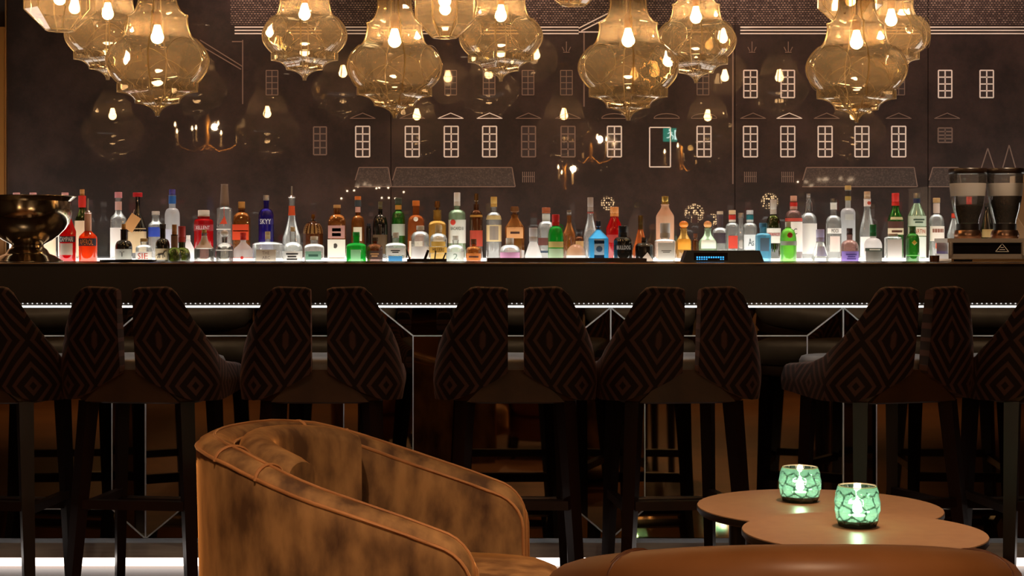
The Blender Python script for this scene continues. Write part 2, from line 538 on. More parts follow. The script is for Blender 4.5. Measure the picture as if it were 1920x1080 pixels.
# mirror panels: recessed bevelled fields
def mirror_mat():
    m = M('smoked_mirror', '84725a', 0.03, 1.0)
    return m
MIR = mirror_mat()
BEV = M('bevelled_mirror_edge', 'f4f4f2', 0.35, 0.25)
pw = 0.8552
zb, zt = 0.09, 0.935
ix, iz, rec = 0.125, 0.103, 0.022
for k in range(-3, 5):
    xa = W(709, 0, DP).x + pw * k
    xb = xa + pw
    if xb > X1 or xa < X0:
        continue
    e = 0.003
    xa += e; xb -= e
    y0, y1 = DP - 0.0, DP + rec
    ia, ib, ja, jb = xa + ix, xb - ix, zb + iz, zt - iz
    pn = MB().add([L((ia, y1, ja)), L((ib, y1, ja)), L((ib, y1, jb)), L((ia, y1, jb)), L((ia, y1 + 0.006, ja)), L((ib, y1 + 0.006, ja)), L((ib, y1 + 0.006, jb)), L((ia, y1 + 0.006, jb))],
                  [(0, 1, 2, 3), (7, 6, 5, 4), (0, 4, 5, 1), (1, 5, 6, 2), (2, 6, 7, 3), (3, 7, 4, 0)]).build('mirror_panel', MIR, bar)
    co = [(xa, y0, zb), (xb, y0, zb), (xb, y0, zt), (xa, y0, zt)]
    ci = [(ia, y1, ja), (ib, y1, ja), (ib, y1, jb), (ia, y1, jb)]
    for q in range(4):
        r = (q + 1) % 4
        v = [co[q], co[r], ci[r], ci[q]]
        v2 = [(p[0], p[1] + 0.006, p[2]) for p in v]
        MB().add([L(p) for p in v + v2], [(0, 1, 2, 3), (7, 6, 5, 4), (0, 4, 5, 1), (1, 5, 6, 2), (2, 6, 7, 3), (3, 7, 4, 0)]).build('bevel', MIR, pn)
        # polished edge lines
        MB().bar(L((ci[q][0], ci[q][1] - 0.001, ci[q][2])), L((ci[r][0], ci[r][1] - 0.001, ci[r][2])), 0.0028).build('edge_line', BEV, pn)
        MB().bar(L((co[q][0], co[q][1] - 0.001, co[q][2])), L((ci[q][0], ci[q][1] - 0.001, ci[q][2])), 0.0034).build('edge_line', BEV, pn)
    MB().bar(L((xa - e, y0 - 0.001, zb)), L((xa - e, y0 - 0.001, zt)), 0.0036).build('edge_line', BEV, pn)
# kick plate and glowing plinth
MB().span(L((X0, DK, 0.034)), L((X1, DP + 0.05, 0.088))).build('kick_plate', noisy('brushed_steel', 'c4c4c8', 'dcdce0', 20, 0.40, stretch=(0.2, 1, 4), metal=0.15), bar)
MB().span(L((X0, DK + 0.012, 0.002)), L((X1, DP + 0.05, 0.034))).build('plinth_light', emitter('plinth_led', (1.0, 0.88, 0.80), 3.2), bar)

# ------------------------------------------------------------------ back bar with its lit bottle steps
ZF, ZB = 1.092, 1.108
bb = thing('back_bar', 'low back bar cabinet with white illuminated front step under the bottles', 'back bar', (0, 7.3, 0))
def B(p): return (p[0], p[1] - 7.3, p[2])
MB().span(B((X0, 6.92, 0.0)), B((X1, 7.62, 1.07))).build('cabinet', DARK, bb)
LIT = emitter('lit_acrylic', (1.0, 0.93, 0.84), 4.0)
MB().span(B((X0, 6.92, 1.0705)), B((X1, 7.132, ZF))).build('front_step', LIT, bb)
rs = thing('bottle_step', 'raised white illuminated step carrying the rear row of bottles', 'bottle step', (0, 7.3, 1.0705))
MB().span((X0, 7.133 - 7.3, 0.0), (X1, 7.48 - 7.3, ZB - 1.0705)).build('lit_panel', LIT, rs)
MB().span((X0, 7.4805 - 7.3, 0.0), (X1, 7.50 - 7.3, ZB - 1.0705)).build('rear_rail', DARK, rs)
# ------------------------------------------------------------------ bottles
# glass kinds: tint of the transparency, how much the wall scatters, scattered colour
G = {
 'clear': glass('clear_glass', (0.90, 0.92, 0.90), 0.20, (0.95, 0.95, 0.92), refl=0.85),
 'white': glass('frosted_glass', (0.9, 0.9, 0.9), 0.72, (0.92, 0.92, 0.92), 0.25, 0.3),
 'frost': glass('frosted_pale_glass', (0.85, 0.87, 0.88), 0.55, (0.80, 0.82, 0.83), 0.25, 0.3),
 'red': glass('red_glass', (0.60, 0.02, 0.02), 0.42, (0.75, 0.012, 0.02), refl=0.6),
 'orange': glass('orange_spirit', (0.90, 0.17, 0.03), 0.50, (0.95, 0.14, 0.03), refl=0.6),
 'amber': glass('amber_spirit', (0.55, 0.26, 0.08), 0.22, (0.60, 0.27, 0.07), refl=0.8),
 'gold': glass('golden_spirit', (0.80, 0.55, 0.20), 0.28, (0.90, 0.58, 0.16), refl=0.8),
 'brown': glass('brown_glass', (0.30, 0.12, 0.05), 0.35, (0.28, 0.10, 0.03), refl=0.9),
 'copper': glass('copper_orange_glass', (0.62, 0.26, 0.09), 0.36, (0.62, 0.22, 0.06), refl=0.6),
 'dark': glass('near_black_glass', (0.06, 0.05, 0.035), 0.30, (0.05, 0.04, 0.03), refl=1.0),
 'dgreen': glass('bottle_green_glass', (0.12, 0.14, 0.03), 0.18, (0.13, 0.15, 0.03), refl=1.0),
 'green': glass('bright_green_glass', (0.06, 0.50, 0.12), 0.42, (0.03, 0.60, 0.10), refl=0.7),
 'lime': glass('light_green_glass', (0.42, 0.85, 0.22), 0.5, (0.36, 0.82, 0.18), refl=0.8),
 'mgreen': glass('mid_green_glass', (0.10, 0.34, 0.07), 0.28, (0.08, 0.40, 0.06), refl=0.9),
 'pgreen': glass('pale_green_glass', (0.72, 0.90, 0.68), 0.32, (0.70, 0.88, 0.62), refl=0.9),
 'blue': glass('sky_blue_glass', (0.20, 0.62, 0.88), 0.60, (0.14, 0.58, 0.90), refl=0.7),
 'pblue': glass('pale_blue_glass', (0.35, 0.70, 0.85), 0.45, (0.30, 0.66, 0.85), refl=0.8),
 'cobalt': glass('cobalt_glass', (0.06, 0.04, 0.34), 0.38, (0.05, 0.03, 0.45), refl=0.9),
 'peach': glass('peach_cream', (0.85, 0.60, 0.42), 0.95, (0.85, 0.56, 0.38), 0.2, 0.3, transl=0.3),
 'crystal': glass('cut_crystal', (0.55, 0.53, 0.48), 0.14, (0.75, 0.72, 0.66), 0.02, 1.0, 0.55),
 'mauve': glass('mauve_glass', (0.55, 0.38, 0.34), 0.28, (0.52, 0.36, 0.34), refl=0.8),
 'milk': glass('milky_white_fill', (0.95, 0.95, 0.95), 0.9, (0.95, 0.95, 0.95), 0.2, 0.3),
}
CAPS = {}
def capm(c):
    metal = c.startswith('m')
    h = c[1:] if metal else c
    if c not in CAPS:
        CAPS[c] = M('closure_' + h, h, 0.3 if metal else 0.45, 0.85 if metal else 0.0)
    return CAPS[c]
def labm(c):
    return M('label_paper_' + c, c, 0.6)
placed = []
ROWS = {'f': ([7.0, 7.04, 6.97, 7.08], ZF), 'b': ([7.2, 7.27, 7.34, 7.40, 7.43], ZB)}

def shoulder(R, rn, z0, z1, style, n=7):
    out = []
    for i in range(1, n + 1):
        t = i / n
        if style == 'd':
            r = rn + (R - rn) * math.sqrt(max(0.0, 1 - t * t))
        elif style == 'l':
            r = R + (rn - R) * t
        elif style == 'c':
            r = rn + (R - rn) * (1 - t) ** 2
        else:
            r = rn + (R - rn) * (0.5 + 0.5 * math.cos(PI * t))
        out.append((r, z0 + (z1 - z0) * t))
    return out

def bottle(desc, row, x, hw, cap, neck, sh, glassk, labels=(), style='o', sq=False, name='spirit_bottle', cat='bottle', base=1.0, capstyle='cyl', extra=None, n=24):
    """cap = (colour, ytop, ybottom, half width); neck = (half width, ybottom); sh = y where the full width begins; labels = (y0, y1, colour, arc, text, textcolour)"""
    Ds, zb_ = ROWS[row]
    best = None
    for D in Ds:
        s = D / F
        cx, r = (x - VX) * s, hw * s
        if all(math.hypot(cx - a, D - b_) > r + c_ + 0.001 for a, b_, c_ in placed):
            best = D; break
    D = best or Ds[-1]
    s = D / F
    cx, R = (x - VX) * s, hw * s
    placed.append((cx, D, R))
    Z = lambda y: HC - (y - VY) * s - zb_
    t = thing(name, desc, cat, (cx, D, zb_), group='bottles standing on the lit back bar')
    ccol, cy0, cy1, chw = cap
    nhw, ynb = neck
    zc0, zc1, znb, zsh = Z(cy1), Z(cy0), Z(ynb), Z(sh)
    rn = nhw * s
    p = 7.0 if sq else 2.0
    prof = [(R * base * 0.90, 0.0), (R * base, 0.006), (R * base + (R - R * base) * 0.5, zsh * 0.5), (R, zsh)]
    pws = [p] * 4
    sp = shoulder(R, rn, zsh, znb, style)
    for i, q in enumerate(sp):
        prof.append(q); pws.append(p + (2.0 - p) * (i + 1) / len(sp))
    prof += [(rn, zc0 - 0.004), (rn * 1.12, zc0 - 0.0035), (rn * 1.12, zc0)]
    pws += [2.0] * 3
    MB().lathe(prof, n, pws).build('glass_body', G[glassk], t, 35)
    cr = chw * s
    cm = capm(ccol)
    if capstyle == 'ball':
        rz = (zc1 - zc0) / 2
        MB().sphere((0, 0, zc0 + rz), cr, 18, 10, rz / cr).build('ball_stopper', cm, t, 60)
    elif capstyle == 'spout':
        h = zc1 - zc0
        MB().lathe([(rn * 0.9, zc0), (rn * 1.3, zc0 + h * 0.08), (rn * 0.8, zc0 + h * 0.2), (cr, zc0 + h * 0.26), (cr * 0.8, zc1)], 12).build('pourer', cm, t, 40)
    elif capstyle == 'knob':
        h = zc1 - zc0
        MB().lathe([(cr * 0.55, zc0), (cr * 0.55, zc0 + h * 0.25), (cr, zc0 + h * 0.35), (cr, zc0 + h * 0.8), (cr * 0.8, zc1)], 18).build('stopper', cm, t, 40)
    elif capstyle == 'dome':
        h = zc1 - zc0
        MB().lathe([(cr, zc0 + h * max(0.0, math.sin(0)))] + [(max(1e-5, cr * math.cos(PI / 2 * k / 7)), zc0 + h * math.sin(PI / 2 * k / 7)) for k in range(1, 8)], 18, cap=False).build('domed_cap', cm, t, 40)
    elif capstyle == 'cone':
        MB().lathe([(cr * 1.35, zc0), (cr * 1.2, zc0 + (zc1 - zc0) * 0.4), (cr, zc1 - 0.004), (cr * 1.08, zc1 - 0.003), (cr, zc1)], 18).build('capsule', cm, t, 40)
    else:
        h = zc1 - zc0
        MB().lathe([(cr, zc0), (cr * 1.0, zc0 + h * 0.30), (cr * 0.94, zc0 + h * 0.33), (cr, zc0 + h * 0.37), (cr, zc1 - 0.002), (cr * 0.9, zc1)], 20).build('cap', cm, t, 35)
    def rad(z):
        for (r0, z0), (r1, z1) in zip(prof[:-1], prof[1:]):
            if z0 <= z <= z1 and z1 > z0:
                return r0 + (r1 - r0) * (z - z0) / (z1 - z0)
        return rn
    for lb in labels:
        y0, y1, c, arc = lb[:4]
        za, zb2 = Z(y1), Z(y0)
        za = max(za, 0.003)
        if sq and za < zsh:
            ww = R * arc
            MB().span((-ww, -R - 0.0012, za), (ww, -R - 0.0002, zb2)).build('label', labm(c), t)
            yy = -R - 0.0016; bend = None
        else:
            k = 6
            pr = [(rad(za + (zb2 - za) * i / k) + 0.0006, za + (zb2 - za) * i / k) for i in range(k + 1)]
            a = min(PI, arc * 1.35)
            MB().lathe(pr, 14, a0=-PI / 2 - a, a1=-PI / 2 + a).build('label', labm(c), t, 40)
            bend = max(rad((za + zb2) / 2), rad(za)) + 0.0012; yy = 0
        if len(lb) > 4 and lb[4]:
            hh = (zb2 - za)
            tw = R * (lb[6] if len(lb) > 6 else 1.5)
            th = hh * (lb[7] if len(lb) > 7 else 0.55)
            if lb[4][0] == '#':
                # print too fine to read: plain ruled lines
                nl = int(lb[4][1:])
                mb = MB()
                for q in range(nl):
                    zc = (za + zb2) / 2 + th * (0.5 - (q + 0.5) / nl)
                    wq = tw * (1.0, 0.7, 0.85)[q % 3] / 2
                    hq = th / nl * 0.28
                    cols = 8
                    pts = [(-wq + 2 * wq * k / cols) for k in range(cols + 1)]
                    vs = []
                    for zz_ in (zc - hq, zc + hq):
                        for X_ in pts:
                            vs.append((bend * math.sin(X_ / bend), -bend * math.cos(X_ / bend), zz_) if bend else (X_, yy, zz_))
                    mb.add(vs, [(k, k + 1, cols + 2 + k, cols + 1 + k) for k in range(cols)])
                mb.build('printed_lines', M('print_' + lb[5], lb[5], 0.5), t)
                continue
            link('lettering', text_mesh(lb[4], tw, th, M('print_' + lb[5], lb[5], 0.5), bend), t, (0, yy, (za + zb2) / 2))
    if extra:
        extra(t, s, R, Z)
    return t

def emblem(y, dx, r, c, shape=16):
    def f(t, s, R, Z):
        ang = math.asin(max(-0.9, min(0.9, dx * s / R)))
        o = MB().lathe([(1e-5, 0.0015), (r * s * 0.8, 0.0015), (r * s, 0.0)], shape, cap=False).build('emblem', capm(c), t)
        o.location = ((R + 0.0012) * math.sin(ang), -(R + 0.0012) * math.cos(ang), Z(y)); o.rotation_euler = (R_(90), 0, ang)
    return f
def multi(*fs):
    def f(t, s, R, Z):
        for g in fs:
            g(t, s, R, Z)
    return f
def ring(y0, y1, hw, c, nm='foil'):
    """foil or paper band round the neck"""
    def f(t, s, R, Z):
        MB().lathe([(hw * s, Z(y1)), (hw * s * 1.02, (Z(y0) + Z(y1)) / 2), (hw * s, Z(y0))], 18).build(nm, capm(c), t, 40)
    return f
def tagf(t, s, R, Z):
    o = MB().box((0, 0, 0), (20 * s, 0.002, 31 * s)).build('hang_tag', labm('d9a468'), t)
    o.location = (-6 * s, -R - 0.012, Z(418)); o.rotation_euler = (0, R_(33), 0)
    MB().tube([(-0.012, -0.012, Z(393)), (-6 * s, -R - 0.008, Z(407))], 0.0012, 5).build('string', labm('e8e0d0'), t)
def dogf(t, s, R, Z):
    mb = MB()
    for x0, y0, x1, y1, w in ((-6, 477, 3, 476, 3.2), (3, 476, 6, 471, 2.2), (6, 471, 9, 471, 1.6), (-5, 477, -7, 484, 1.4), (-3, 478, -3, 484, 1.4), (2, 477, 3, 484, 1.4), (4, 476, 6, 482, 1.4), (-6, 476, -10, 479, 0.9)):
        a = Vector((x0 * s, -math.sqrt(max(0, (R + 0.0015) ** 2 - (x0 * s) ** 2)), Z(y0))); b = Vector((x1 * s, -math.sqrt(max(0, (R + 0.0015) ** 2 - (x1 * s) ** 2)), Z(y1)))
        mb.bar(a, b, w * s * 0.55)
    mb.build('printed_hound', labm('1a1412'), t)
def boat(t, s, R, Z):
    m = labm('d84a2a')
    yb = -R - 0.001
    MB().prism([(-7 * s, Z(420)), (7 * s, Z(420)), (2 * s, Z(405))], yb - 0.001, yb).build('printed_sail', m, t)
    MB().bar((1 * s, yb, Z(423)), (1 * s, yb, Z(388)), 0.0012).build('printed_mast', m, t)
def wire(t, s, R, Z):
    MB().tube([(-0.8 * R, -0.4 * R, Z(412)), (-6 * s, -4 * s, Z(396)), (-5 * s, -4 * s, Z(380)), (0, -5 * s, Z(372)), (5 * s, -4 * s, Z(380)), (6 * s, -4 * s, Z(396))], 0.0012, 5).build('wire_bail', capm('mc0c0c0'), t)
def handle(t, s, R, Z):
    MB().tube([(8 * s + 6 * s * math.cos(a), 0, Z(427) + 6 * s * math.sin(a)) for a in [R_(-150 + 30 * k) for k in range(11)]], 0.002, 6).build('loop_handle', G['green'], t)
def tri(t, s, R, Z):
    MB().prism([(-13 * s, 0.002), (17 * s, 0.002), (4 * s, Z(473))], -R - 0.004, -R - 0.002).build('pointed_label', labm('c8b8a8'), t)

W0, CR, BK = 'ecebe6', 'e2d2b4', '1c1614'
bottle('clear bottle mostly hidden behind the silver bowl, pink cap nearest the bronze trim', 'b', 31, 13, ('d8a0a0', 361, 373, 6.5), (6, 395), 412, 'clear', [(425, 480, W0, .9)])
bottle('clear bottle behind the silver bowl, second pink cap from the left', 'b', 62, 13, ('d8a0a0', 361, 373, 6.5), (6, 395), 412, 'clear', [(425, 480, W0, .9)])
bottle('clear bottle behind the bowl rim with low white cap and cream label', 'b', 92, 14, ('e8e0d8', 366, 376, 6.5), (6, 395), 412, 'clear', [(435, 482, CR, .95)])
bottle('clear bottle with pink cap showing above the right rim of the bowl', 'b', 122, 13, ('d8a0a0', 361, 373, 6.5), (6, 395), 412, 'clear', [(425, 480, W0, .9)])
bottle('bright red aperitif bottle partly behind the silver bowl with grey square label', 'f', 127, 15.5, ('b01818', 374, 384, 6), (6, 408), 434, 'red',
       [(443, 454, '14141c', .95, 'CAMPARI', 'f0e8e0', 1.75, .8), (456, 478, 'b8a898', .62)], 'l')
bottle('dark wine bottle with cork top, red foil and tall cream label', 'b', 154, 14, ('c08a50', 355, 367, 4.5), (6, 392), 412, 'dgreen', [(414, 483, 'd8c0a0', .8)], extra=ring(367, 389, 7, 'c8281c'))
bottle('glowing orange aperitif bottle with steel pourer and dark slanted label', 'f', 165, 17, ('md8d0c8', 372, 402, 1.6), (5.5, 430), 446, 'orange', [(447, 461, '1c1a2c', .95, 'APEROL', 'f08838', 1.6, .75)], 'o', capstyle='spout', extra=ring(398, 443, 6.4, 'd8a890', 'neck_band'))
bottle('clear vodka bottle with pink cap, white neck band and tall white label', 'b', 222, 15, ('d89098', 360, 371, 7), (6, 396), 412, 'clear', [(378, 394, 'd8b0a8', 1.6), (427, 483, W0, 1.0)])
bottle('dark bottle with red wax top and tan paper tag tied round its neck', 'b', 258, 18, ('c01822', 361, 369, 9), (4.5, 395), 432, 'dark', [(428, 474, 'd0b890', .95)], 'l', extra=tagf)
bottle('small dark brown bottle with cork stopper and arched pale grey label', 'f', 232, 16, ('b8843c', 420, 430, 4), (6, 450), 464, 'dark', [(467, 486, 'a8aca4', .95, 'T', '181818', .5, .5)], 'd')
bottle('clear bottle with white cap and royal blue label below its shoulder', 'b', 292, 14, ('d8d0c8', 396, 403, 7.5), (7, 413), 423, 'clear', [(426, 444, '2848b8', 1.05)])
bottle('squat clear bottle with wooden lid and red letters on white', 'f', 270, 15.5, ('a88850', 447, 453, 7), (6.5, 459), 466, 'clear', [(472, 488, W0, 1.0, 'SIE', 'c84838', 1.3, .7)], 'd')
bottle('black bottle with running hound printed on its cream label', 'f', 305, 13.5, ('181414', 420, 428, 6), (5, 447), 462, 'dark', [(466, 487, 'c8b898', 1.05)], 'd', extra=dogf)
bottle('tall frosted vodka bottle with blue and violet neck sleeve', 'b', 323, 14, ('5048a0', 355, 366, 6), (6.2, 390), 405, 'frost', [(430, 470, 'c8cce0', .6)], 'd', extra=ring(366, 382, 6.9, '2864b0', 'neck_sleeve'))
bottle('front green wine bottle with bare cork and brown neck', 'f', 327, 13, ('9c6a38', 421, 440, 4.6), (5.8, 464), 484, 'dgreen', [], 'd', extra=ring(440, 464, 6.4, '6a4428'))
bottle('front olive wine bottle with long red foil', 'f', 341, 16, ('8c2018', 424, 454, 7), (6.4, 464), 482, 'dgreen', [], 'd')
bottle('small white glass bottle peeping out right of the olive wine bottle', 'b', 353, 12, ('e8e4e0', 441, 449, 4), (4, 452), 468, 'white', [], 'l')
bottle('red jar-shaped bottle with wide white screw cap', 'b', 382, 18, ('dcd0c0', 394, 406, 11), (11, 410), 416, 'red', [(421, 433, '981018', 1.1, 'XELLENT', 'f0e0e0', 1.6, .55)], 'd')
bottle('flared crystal decanter bottle with small wooden stopper and frosted neck', 'f', 383, 19, ('b89050', 430, 437, 4.6), (5, 442), 467, 'crystal', [(442, 465, 'd8cabc', 2.2)], 'c', n=16)
bottle('tall clear square bottle with grey tapering capsule and red sail print', 'b', 421, 13.5, ('8a7464', 345, 386, 6.6), (8, 388), 391, 'clear', [(429, 431, W0, .98)], 'l', sq=True, capstyle='cone', extra=boat)
bottle('crystal decanter with pale round ball stopper', 'f', 421, 16.5, ('d8d4cc', 431, 445, 7.5), (5, 455), 468, 'crystal', [(468, 470, W0, .9)], 'd', capstyle='ball', n=12)
bottle('square amber whisky bottle with gold cap and orange-red label', 'b', 453, 15.5, ('c89048', 378, 391, 6.5), (6.3, 398), 414, 'amber', [(421, 450, 'd84418', .98), (432, 434, 'e8b060', .9)], 'd', sq=True)
bottle('white flared bottle with red cap and tiny red emblem', 'f', 456, 18, ('c82820', 436, 450, 5.5), (5, 452), 470, 'milk', [], 'o', extra=multi(emblem(483, 0, 3.2, 'd03028', 6), ring(482.5, 483.8, 18.1, 'd87868', 'red_line')))
bottle('cobalt blue vodka bottle with silver cap and white letters', 'b', 499, 14.5, ('mc8c4c0', 366, 376, 5.5), (5.3, 391), 407, 'cobalt', [(410, 421, '201060', .9, 'SKYY', 'f0f0f8', 1.5, .85)], 'd')
bottle('broad flat-shouldered clear square decanter with cream label', 'f', 502, 27, ('d8c8a0', 434, 448, 5), (4.6, 453), 459, 'clear', [(468, 489, 'e4dccc', .68, 'THE\nARC', '8a7a70', .55, .7)], 'd', sq=True)
bottle('tall conical clear bottle with steel pourer and orange neck label', 'b', 547, 17, ('mc0b8b0', 349, 372, 1.8), (5.5, 386), 446, 'clear', [(386, 404, 'd8501c', 2.2)], 'c', capstyle='spout')
bottle('clear bottle with slim neck and black lettering on white', 'f', 549, 18.5, ('d8c49c', 426, 434, 4.6), (5.6, 454), 468, 'clear', [(471, 491, 'ecece8', 1.0, '#3', '2a2a2a', 1.3, .75)], 'd')
bottle('dark bottle under an ornate golden dome with finial', 'b', 587, 19, ('m7a5424', 402, 414, 3.4), (4, 415), 440, 'brown', [(416, 438, '8a6430', 2.2)], 'd', capstyle='knob')
bottle('clear bottle with white cap and sea-green label', 'f', 589, 18, ('e4dccc', 443, 450, 7), (6.6, 457), 465, 'clear', [(471, 487, '7cb098', .82, '#1', '3a6454', 1.0, .45)], 'd', sq=True)
bottle('square amber bottle with wooden cap, pink upper and white lower label', 'b', 632, 16.5, ('b88a50', 384, 390, 7), (6.5, 402), 420, 'amber', [(423, 447, 'b08078', .95), (428, 434, '2a1c18', .5), (437, 443, '2a1c18', .5), (449, 483, 'dcd8cc', 1.0)], 'd', sq=True, extra=emblem(461, -3, 5, '3a3430'))
bottle('slim amber bottle with orange cork and oval cream label', 'b', 671, 12.5, ('d87830', 368, 375, 6), (4.5, 404), 420, 'amber', [(426, 452, 'd8d0b8', .5)], 'd', extra=multi(ring(375, 387, 6, '3a4248'), ring(388, 398, 4.8, 'd8a090')))
bottle('bright green square-shouldered bottle with green cap', 'f', 668, 18.5, ('1a9a3c', 435, 442, 6.6), (6.2, 455), 463, 'green', [(468, 490, '8ad098', .5)], 'd', sq=True)
bottle('slender navy tube bottle between amber and black bottles', 'b', 691, 4.5, ('1c2430', 419, 424, 3.6), (3.8, 427), 430, 'dark', [], 'd')
bottle('black bottle speckled with gold and a long slim neck', 'b', 713, 14, ('5a5238', 378, 392, 4), (4.2, 402), 424, 'dark', [(440, 476, '4a3418', .9)], 'd')
bottle('low dark brown bottle with bronze lettering left of the blue-labelled bottle', 'f', 703, 15, ('3a2818', 445, 452, 6), (5.5, 457), 468, 'brown', [(470, 486, '3a2014', .9, '#2', 'b08050', 1.1, .5)], 'd')
bottle('green bottle with dark cap, gold foil and grey label', 'b', 747, 12.5, ('3a4234', 371, 383, 6.5), (5.6, 396), 414, 'mgreen', [(420, 442, 'a8b4a4', 1.0)], 'd', extra=ring(383, 393, 6, 'c08838'))
bottle('clear square bottle with blue lower label', 'f', 742, 19, ('d8dcdc', 436, 446, 6.2), (6, 455), 462, 'clear', [(465, 478, 'e0e4e0', .9, '#2', '2c2c2c', .9, .5), (480, 491, '3a88c0', .68)], 'd', sq=True)
bottle('square orange liqueur bottle with orange cap and white seal', 'b', 780, 15.5, ('d07020', 376, 386, 7), (6.4, 403), 420, 'copper', [(452, 482, 'd8c8b0', .8)], 'd', sq=True, extra=emblem(411, 0, 4.5, 'e8e0d0', 8))
bottle('clear dome-shouldered bottle in front of the orange liqueur bottle', 'f', 788, 17, ('e8e8e4', 423, 431, 7.4), (6.6, 434), 447, 'clear', [(462, 490, 'ececec', .9)], 'd')
bottle('golden square bottle with tiered dark stopper', 'b', 820, 16.5, ('m6a4a28', 377, 394, 5.5), (7.6, 414), 424, 'gold', [(450, 480, 'c8a868', .8)], 'd', sq=True, capstyle='knob')
bottle('clear round bottle with yellow arched label and cream cap', 'f', 822, 16, ('d8c8a0', 421, 436, 6), (5.8, 438), 450, 'clear', [(453, 462, 'e0b858', .7), (463, 474, 'd8a840', 1.0, 'MILLERS', '3a2410', 1.5, .6), (475, 490, 'e4c070', .8)], 'd')
bottle('tall green-tinted rum bottle with white cap and red roundel', 'b', 857, 16.2, ('e4e0d8', 361, 386, 6), (5.6, 393), 404, 'pgreen', [(412, 456, 'dfe4dc', 1.05), (424, 433, 'dfe4dd', 1.0, 'BACARDI 8', '34463c', 1.6, .7)], 'd', extra=emblem(417, -7.5, 5.5, 'd04030'))
bottle('small clear bottle with wide base below the rum bottle', 'f', 854, 16.5, ('dfe4e0', 442, 450, 5.8), (5.5, 459), 470, 'clear', [(472, 490, 'd0dcd4', .9, '2', '6a8478', .5, .6)], 'd')
bottle('slim dark ornate bottle with gold and red decoration', 'b', 893, 12, ('m6a5030', 363, 383, 4.2), (5, 394), 412, 'brown', [(432, 462, 'a83820', 1.0), (403, 407, 'c09040', 1.2)], 'd', capstyle='knob')
bottle('short amber bottle with brown cap beside the wooden tray', 'f', 888, 14, ('5a3418', 448, 458, 5.5), (5, 462), 470, 'amber', [(475, 488, 'b86820', 1.0, '#1', '4a2008', 1.4, .45)], 'd')
bottle('clear bottle with gold cap and square cream label', 'b', 926, 14.5, ('d8b060', 369, 388, 6), (5.6, 398), 416, 'clear', [(404, 412, 'd8c890', 1.6), (422, 453, 'e0cc98', .95), (424, 450, '8a8078', .45)], 'd')
bottle('faceted brown whisky bottle with wooden stopper and tan signature label', 'b', 965, 18, ('6a4220', 387, 402, 8), (6.6, 409), 427, 'amber', [(426, 447, 'd89c64', .75, '#1', '3a1c10', 1.0, .35)], 'l', capstyle='knob', n=8)
bottle('squat clear round bottle with lilac label on the tray', 'f', 956, 19, ('d8d4cc', 446, 458, 7.5), (6.8, 459), 472, 'clear', [(473, 488, 'c890b8', .95)], 'd')
bottle('pale glowing conical bottle with tall clear cylinder cap', 'f', 1000, 16, ('c8c4c8', 427, 452, 8), (7, 453), 480, 'white', [], 'l')
bottle('round clear flask bottle with copper cap and white collar', 'b', 1024, 15.5, ('a85c38', 389, 400, 8), (7, 415), 432, 'clear', [(446, 460, '5a2c24', .95), (470, 474, '28384c', .9)], 'd', extra=ring(401, 415, 7.4, 'c8ccc4', 'collar'))
bottle('vivid green gin bottle with red cap and small loop handle', 'f', 1042, 14.5, ('c82020', 402, 423, 7), (6.4, 424), 446, 'green', [(453, 464, 'c8b870', .9), (466, 488, 'a8c4a0', .85)], 'd', extra=handle)
bottle('amber flared bottle with silver top behind the peach jar', 'b', 1067, 12.5, ('m9a9088', 394, 404, 4.4), (4.4, 416), 444, 'amber', [], 'o')
bottle('small tan-labelled bottle with black cap beside the peach jar', 'b', 1086, 9, ('1c1614', 429, 442, 6), (5, 444), 450, 'brown', [(452, 470, 'b89058', 1.0)], 'd')
bottle('tall slender clear bottle with grey capsule and red collar', 'b', 1107, 13, ('a89c94', 370, 397, 5.6), (5.6, 402), 446, 'clear', [], 'o', extra=ring(397, 400, 6, 'b84438', 'collar'))
bottle('sky blue gin bottle with pale portrait label', 'f', 1122, 18.5, ('m38445c', 414, 430, 4.6), (4.4, 431), 447, 'blue', [(448, 488, 'a8c4dc', .5), (451, 457, 'a8c4dd', .5, 'BOMBAY', '28446c', .8, .7), (478, 484, 'a8c4dd', .5, 'DRY GIN', '28446c', .8, .7)], 'l', sq=True, capstyle='knob', extra=emblem(467, 0, 6, '38587c'))
bottle('red-amber bottle with broad cork cap behind the black bottle', 'b', 1152, 15.5, ('d88c48', 388, 406, 8), (7.4, 408), 428, 'red', [(440, 455, '982820', .9)], 'l')
bottle('black bottle with large black cap and pale lettering', 'f', 1168, 17.5, ('120e0e', 423, 442, 8.6), (8, 444), 454, 'dark', [(459, 469, '100c0c', .98, 'BULLDOG', 'd8d4d0', 1.6, .7)], 'd')
bottle('tall amber cone-shaped bottle with dark gold neck', 'b', 1201, 15, ('m5a4a28', 404, 430, 4.6), (5, 431), 470, 'copper', [], 'l')
bottle('squat black bottle with pointed pale label at its foot', 'f', 1208, 17, ('241a18', 445, 452, 5), (5, 455), 463, 'dark', [], 'd', extra=tri)
bottle('tall opaque peach liqueur bottle with crinkled gold top', 'b', 1247, 17, ('mc8a050', 368, 383, 6.5), (7, 386), 408, 'peach', [], 'o')
bottle('clear square bottle with framed glass stopper and big white label', 'f', 1247, 18.5, ('c4c0bc', 418, 446, 9.5), (7, 448), 453, 'clear', [(455, 488, 'e4e4dc', .85, '#2', '8a8a84', 1.0, .18)], 'd', sq=True)
bottle('golden tequila bottle with round orange cork ball', 'b', 1282, 14.5, ('e08828', 414, 428, 8.5), (6.6, 437), 455, 'gold', [(448, 468, 'e09828', .7)], 'o', capstyle='ball')
bottle('pale green tequila bottle with round orange cork ball', 'b', 1327, 17, ('d89858', 414, 428, 7.6), (6.6, 437), 456, 'pgreen', [(450, 466, 'dfe8d8', .7)], 'o', capstyle='ball')
